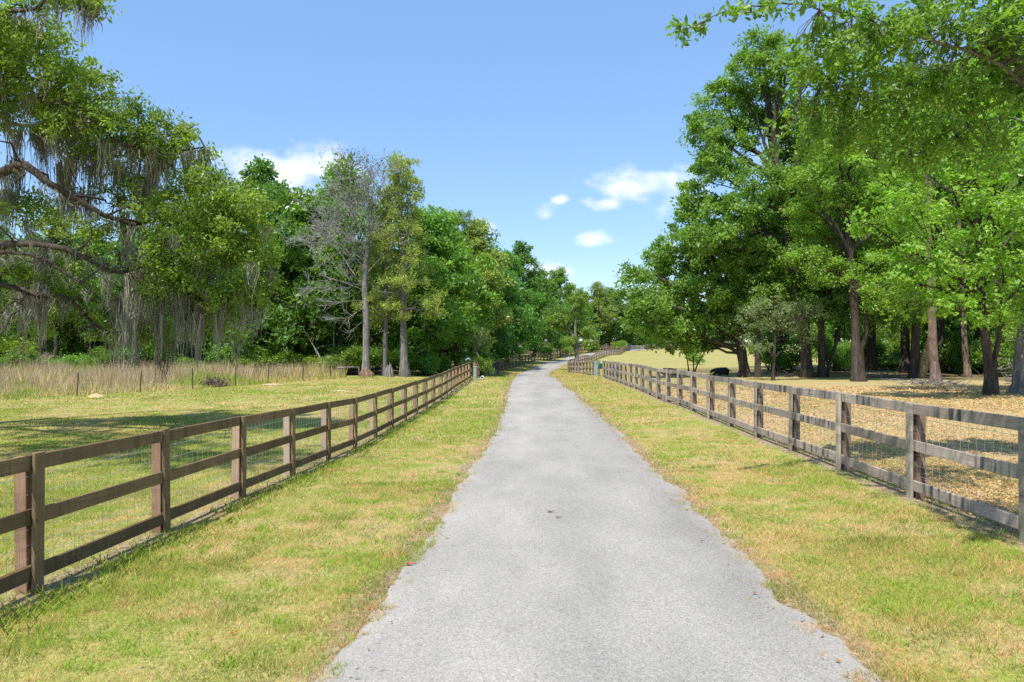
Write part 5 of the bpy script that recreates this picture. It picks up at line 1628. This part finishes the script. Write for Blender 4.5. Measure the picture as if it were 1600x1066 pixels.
def bare_sapling():
    rng = np.random.default_rng(8)
    Y = 21.0; x = (258 - CX) / F * Y; z = T(x, Y)
    b, l = MB(), MB()
    for i in range(11):
        e = np.array([rng.normal() * .28, rng.normal() * .25, .25 + .45 * rng.random()])
        q = bend([0, 0, -.05], e, rng, .08, 5); b.tube(q, np.linspace(.010, .003, 5), 4, False)
        for k in range(3): b.tube(bend(q[2 + k % 3], q[2 + k % 3] + rng.normal(size=3) * .12 + [0, 0, .1], rng, .1, 3), [.004, .003, .0015], 3, False)
        leaves(l, q[-1] + rng.normal(size=(16, 3)) * .06, .045, .022, rng, (.10, .12, .05))
    root = empty('bare_sapling', (x, Y, z), 'sparse bare little bush in the shade behind the left fence', 'shrub')
    obj('stems', b.mesh('stems', M_BARK_BROWN), root); obj('foliage', l.mesh('foliage', M_LEAF), root)


bare_sapling()

M_GALV = mat_plain('pedestal_paint', (.28, .33, .32), .55, .4)
M_TEAL = mat_plain('teal_plastic', (.02, .30, .24), .4, .5)
M_BLUEG = mat_plain('blue_grey_paint', (.17, .23, .28), .8, .2)
M_WHITE = mat_plain('white_plastic', (.75, .75, .72), .5, .4)
M_BLACK = mat_plain('black_rubber_and_shade', (.015, .015, .017), .6, .3)
M_DARKPOST = mat_plain('dark_blue_post', (.05, .075, .10), .6, .3)


def at(u, Y):
    x = (u - CX) / F * Y
    return np.array([x, Y, T(x, Y)])


def pedestal(u, Y, w, d, h, label, m, name='utility_pedestal'):
    c = at(u, Y)
    root = empty(name, c, label, 'utility box')
    b = MB(); b.box((-w / 2, -d / 2, -.2), (w / 2, d / 2, h * .92), .02); obj('cabinet', b.mesh('cabinet', m), root)
    b = MB(); b.box((-w / 2 - .03, -d / 2 - .03, h * .92), (w / 2 + .03, d / 2 + .03, h), .025); obj('lid', b.mesh('lid', m), root)
    b = MB(); b.box((-w * .4, -d / 2 - .016, .25), (w * .4, -d / 2 - .002, h * .82), .005); b.box((w * .22, -d / 2 - .05, h * .5), (w * .30, -d / 2 - .017, h * .62), .004)
    obj('door', b.mesh('door', m), root)
    return root


pedestal(742.5, 54.6, .24, .22, 1.02, 'pale grey-green utility pedestal where the left fence turns', M_GALV)
# rounded keypad hood on a post just behind it
c = at(732, 56.6)
root = empty('gate_keypad', c, 'rounded pale hood on a post at the end of the left fence', 'keypad')
b = MB(); b.box((-.05, -.05, -.3), (.05, .05, 1.45), .01); obj('post', b.mesh('keypad_post', M_BLACK), root)
b = MB(); b.tube([[-.22, 0, 1.36], [-.19, 0, 1.44], [-.10, 0, 1.52], [.04, 0, 1.54], [.12, 0, 1.48], [.14, 0, 1.36]], [.05, .07, .085, .085, .07, .05], 9, True); obj('hood', b.mesh('hood', M_BLUEG, True), root)
# white pipe end in the grass, a black disc painted as the shade inside
c = at(753.5, 55.5)
root = empty('pipe_end', c + np.array([0, 0, .18]), 'short white pipe with a dark opening in the grass by the pedestal', 'pipe')
b = MB(); n = 18
for (r0, r1, y0, y1) in ((.12, .12, -.3, .4), (.12, .085, -.3, -.3), (.085, .085, -.3, .2)):
    a = np.arange(n) / n * 6.2832
    v = np.concatenate([np.stack([np.cos(a) * r, np.full(n, y), np.sin(a) * r], 1) for r, y in ((r0, y0), (r1, y1))])
    b.add(v, [[j, (j + 1) % n, n + (j + 1) % n, n + j] for j in range(n)])
obj('pipe_wall', b.mesh('pipe_wall', M_WHITE, True), root)
b = MB(); b.add(np.stack([np.cos(a) * .085, np.full(n, .19), np.sin(a) * .085], 1), None, [[0, j, j + 1] for j in range(1, n - 1)]); obj('bore_shade', b.mesh('bore_shade', M_BLACK), root)
# slatted gate in front of the fence on the left
c = at(766, 74)
root = empty('drive_gate', c, 'dark bluish paddock gate set into the left fence past the pedestal', 'gate')
b = MB()
for k in range(2): b.box((-.85 + 1.6 * k, -.05, -.3), (-.75 + 1.6 * k, .05, 1.35), .01)
obj('gate_post', b.mesh('gate_post', M_DARKPOST), root)
for k in range(5):
    b = MB(); b.box((-.742, -.03, .12 + .24 * k), (.742, .01, .30 + .24 * k), .006); obj('board', b.mesh('board', M_BLUEG if k < 2 else M_DARKPOST), root)
# teal bucket on the right fence's end and a pedestal next to it
pedestal(931.5, 60.6, .32, .3, 1.2, 'grey utility pedestal where the right fence ends', M_GALV)
c = at(938.5, 60.2)
root = empty('feed_bucket', c + np.array([0, 0, .62]), 'teal plastic bucket hung on the end of the right fence', 'bucket')
b = MB()
a = np.arange(20) / 20 * 6.2832
rings = [(.13, 0), (.18, .42), (.205, .42), (.205, .46), (.17, .46), (.12, .03)]
v = np.concatenate([np.stack([np.cos(a) * r, np.sin(a) * r, np.full(20, z)], 1) for r, z in rings])
b.add(v, [[i * 20 + j, i * 20 + (j + 1) % 20, (i + 1) * 20 + (j + 1) % 20, (i + 1) * 20 + j] for i in range(5) for j in range(20)], [[0, j + 1, j] for j in range(1, 19)] + [[100, 100 + j, 101 + j] for j in range(1, 19)])
obj('tub', b.mesh('tub', M_TEAL, True), root)
b = MB(); t = np.linspace(0, np.pi, 12); b.tube(np.stack([np.cos(t) * .2, t * 0, .44 + np.sin(t) * .22], 1), .008, 5, True); obj('handle', b.mesh('handle', M_WIRE), root)
for u, Y, lab in [(946, 59.2, 'blue-grey water drum behind the right fence beside the teal bucket'), (953, 58.0, 'second blue-grey water drum behind the right fence, nearer the camera')]:
    c = at(u, Y); c[0] += .45; c[2] = T(c[0], c[1])
    root = empty('water_drum', c, lab, 'drum', 'blue-grey water drums')
    b = MB(); rings = [(.27, -.05), (.29, .02), (.29, .28), (.305, .30), (.29, .32), (.29, .58), (.305, .60), (.29, .62), (.29, .86), (.27, .90), (.24, .90), (.24, .88), (.0, .88)]
    v = np.concatenate([np.stack([np.cos(a) * r, np.sin(a) * r, np.full(20, z)], 1) for r, z in rings])
    b.add(v, [[i * 20 + j, i * 20 + (j + 1) % 20, (i + 1) * 20 + (j + 1) % 20, (i + 1) * 20 + j] for i in range(len(rings) - 1) for j in range(20)])
    obj('barrel', b.mesh('barrel', M_BLUEG, True), root)
    b = MB(); b.tube([[.1, 0, .87], [.1, 0, .93]], .035, 8, True); obj('bung', b.mesh('bung', M_BLACK), root)
# dark gate pillar with a pale tube gate on the far rise
c = at(983, 190)
root = empty('gate_pillar', c, 'dark square gate pillar at the far fence on the rise', 'pillar')
b = MB(); b.box((-.28, -.28, -.4), (.28, .28, 1.75), .04); obj('shaft', b.mesh('shaft', M_DARKPOST), root)
b = MB(); b.box((-.36, -.36, 1.75), (.36, .36, 1.92), .04); obj('cap', b.mesh('cap', M_DARKPOST), root)
c = at(996, 196)
root = empty('tube_gate', c, 'pale metal tube gate right of the dark gate pillar', 'gate')
for k in range(5):
    b = MB(); b.tube([[-1.7, 0, .3 + .27 * k], [1.7, 0, .3 + .27 * k]], .035, 6, True); obj('rail', b.mesh('gate_rail', M_WIRE), root)
for k in (-1, 0, 1):
    b = MB(); b.tube([[1.7 * k, .04, .0], [1.7 * k, .04, 1.5]], .045, 6, True); obj('upright', b.mesh('gate_upright', M_WIRE), root)


# ---- two black cows lying in the pasture
def cow(u, Y, heading, label, seed, tail_side=1, head_low=True, s=1.0):
    c = at(u, Y)
    m = bpy.data.materials.get('black_hide')
    if m is None:
        m, nt, N, L = newmat('black_hide')
        tc = N('ShaderNodeTexCoord'); n = noise_node(N, L, tc.outputs['Object'], 30, 4)
        principled(N, L, ramp(N, L, n, [(.3, (.010, .009, .009)), (.7, (.024, .021, .020))]), .6, .35, n, .2, .01)
    V, E, R = [], [], []

    def chain(pts, rad, start=None):
        prev = start
        for p, r in zip(pts, rad):
            V.append(p); R.append(r)
            if prev is not None: E.append((prev, len(V) - 1))
            prev = len(V) - 1
        return prev
    # spine from rump to head, body resting on the ground
    chain([(-.85, 0, .40), (-.6, 0, .43), (-.2, 0, .40), (.2, 0, .40), (.5, 0, .44)], [(.20, .24), (.30, .33), (.38, .36), (.37, .35), (.27, .30)])
    neck = len(V) - 1
    if head_low:
        h = chain([(.80, .04, .48), (1.0, .06, .42), (1.20, .08, .30), (1.38, .09, .16)], [(.17, .18), (.13, .14), (.13, .12), (.07, .065)], neck)
    else:
        h = chain([(.78, 0, .66), (.95, 0, .86), (1.15, 0, .88), (1.38, 0, .76)], [(.17, .18), (.13, .14), (.12, .12), (.07, .065)], neck)
    hd = h - 1
    for sy in (-1, 1):
        chain([(V[hd][0] - .10, V[hd][1] + sy * .16, V[hd][2] + .05), (V[hd][0] - .14, V[hd][1] + sy * .27, V[hd][2] + .02)], [(.03, .05), (.015, .03)], hd - 0)
    # folded legs
    chain([(.48, .26, .20), (.78, .30, .12), (.55, .34, .06), (.40, .34, .05)], [(.11, .11), (.075, .075), (.05, .05), (.045, .04)], 4)
    chain([(.48, -.26, .20), (.80, -.30, .12), (.58, -.34, .06), (.42, -.34, .05)], [(.11, .11), (.075, .075), (.05, .05), (.045, .04)], 4)
    chain([(-.45, .34, .22), (-.10, .46, .18), (-.45, .50, .07), (-.15, .52, .05)], [(.18, .18), (.10, .10), (.055, .055), (.045, .04)], 1)
    chain([(-.50, -.30, .20), (-.15, -.42, .16), (-.48, -.46, .07), (-.2, -.48, .05)], [(.16, .16), (.09, .09), (.05, .05), (.045, .04)], 1)
    # tail
    chain([(-1.02, .02 * tail_side, .52), (-1.15, .10 * tail_side, .44), (-1.22, .16 * tail_side, .25), (-1.22, .20 * tail_side, .06)], [(.05, .05), (.028, .028), (.022, .022), (.035, .035)], 0)
    me = bpy.data.meshes.new('body'); me.from_pydata(V, E, []); me.materials.append(m)
    o = obj('cow', me, None, c, (0, 0, heading)); o.scale = (s, s, s)
    sk = o.modifiers.new('skin', 'SKIN'); sk.use_smooth_shade = True
    me.skin_vertices.data if False else None
    lay = me.skin_vertices[0].data
    for i, r in enumerate(R): lay[i].radius = r
    for v in lay: v.use_root = False
    lay[2].use_root = True
    sub = o.modifiers.new('sub', 'SUBSURF'); sub.levels = 2; sub.render_levels = 2
    tag(o, label, 'cow', 'black cows lying in the pasture')


cow(1127, 56.5, math.radians(118), 'black cow lying beside the leaning oak trunk, rump to the road', 1, -1, True, .82)
cow(1046, 57.5, math.radians(12), 'black cow lying side-on, seen between the right fence rails', 2, 1, True, .80)
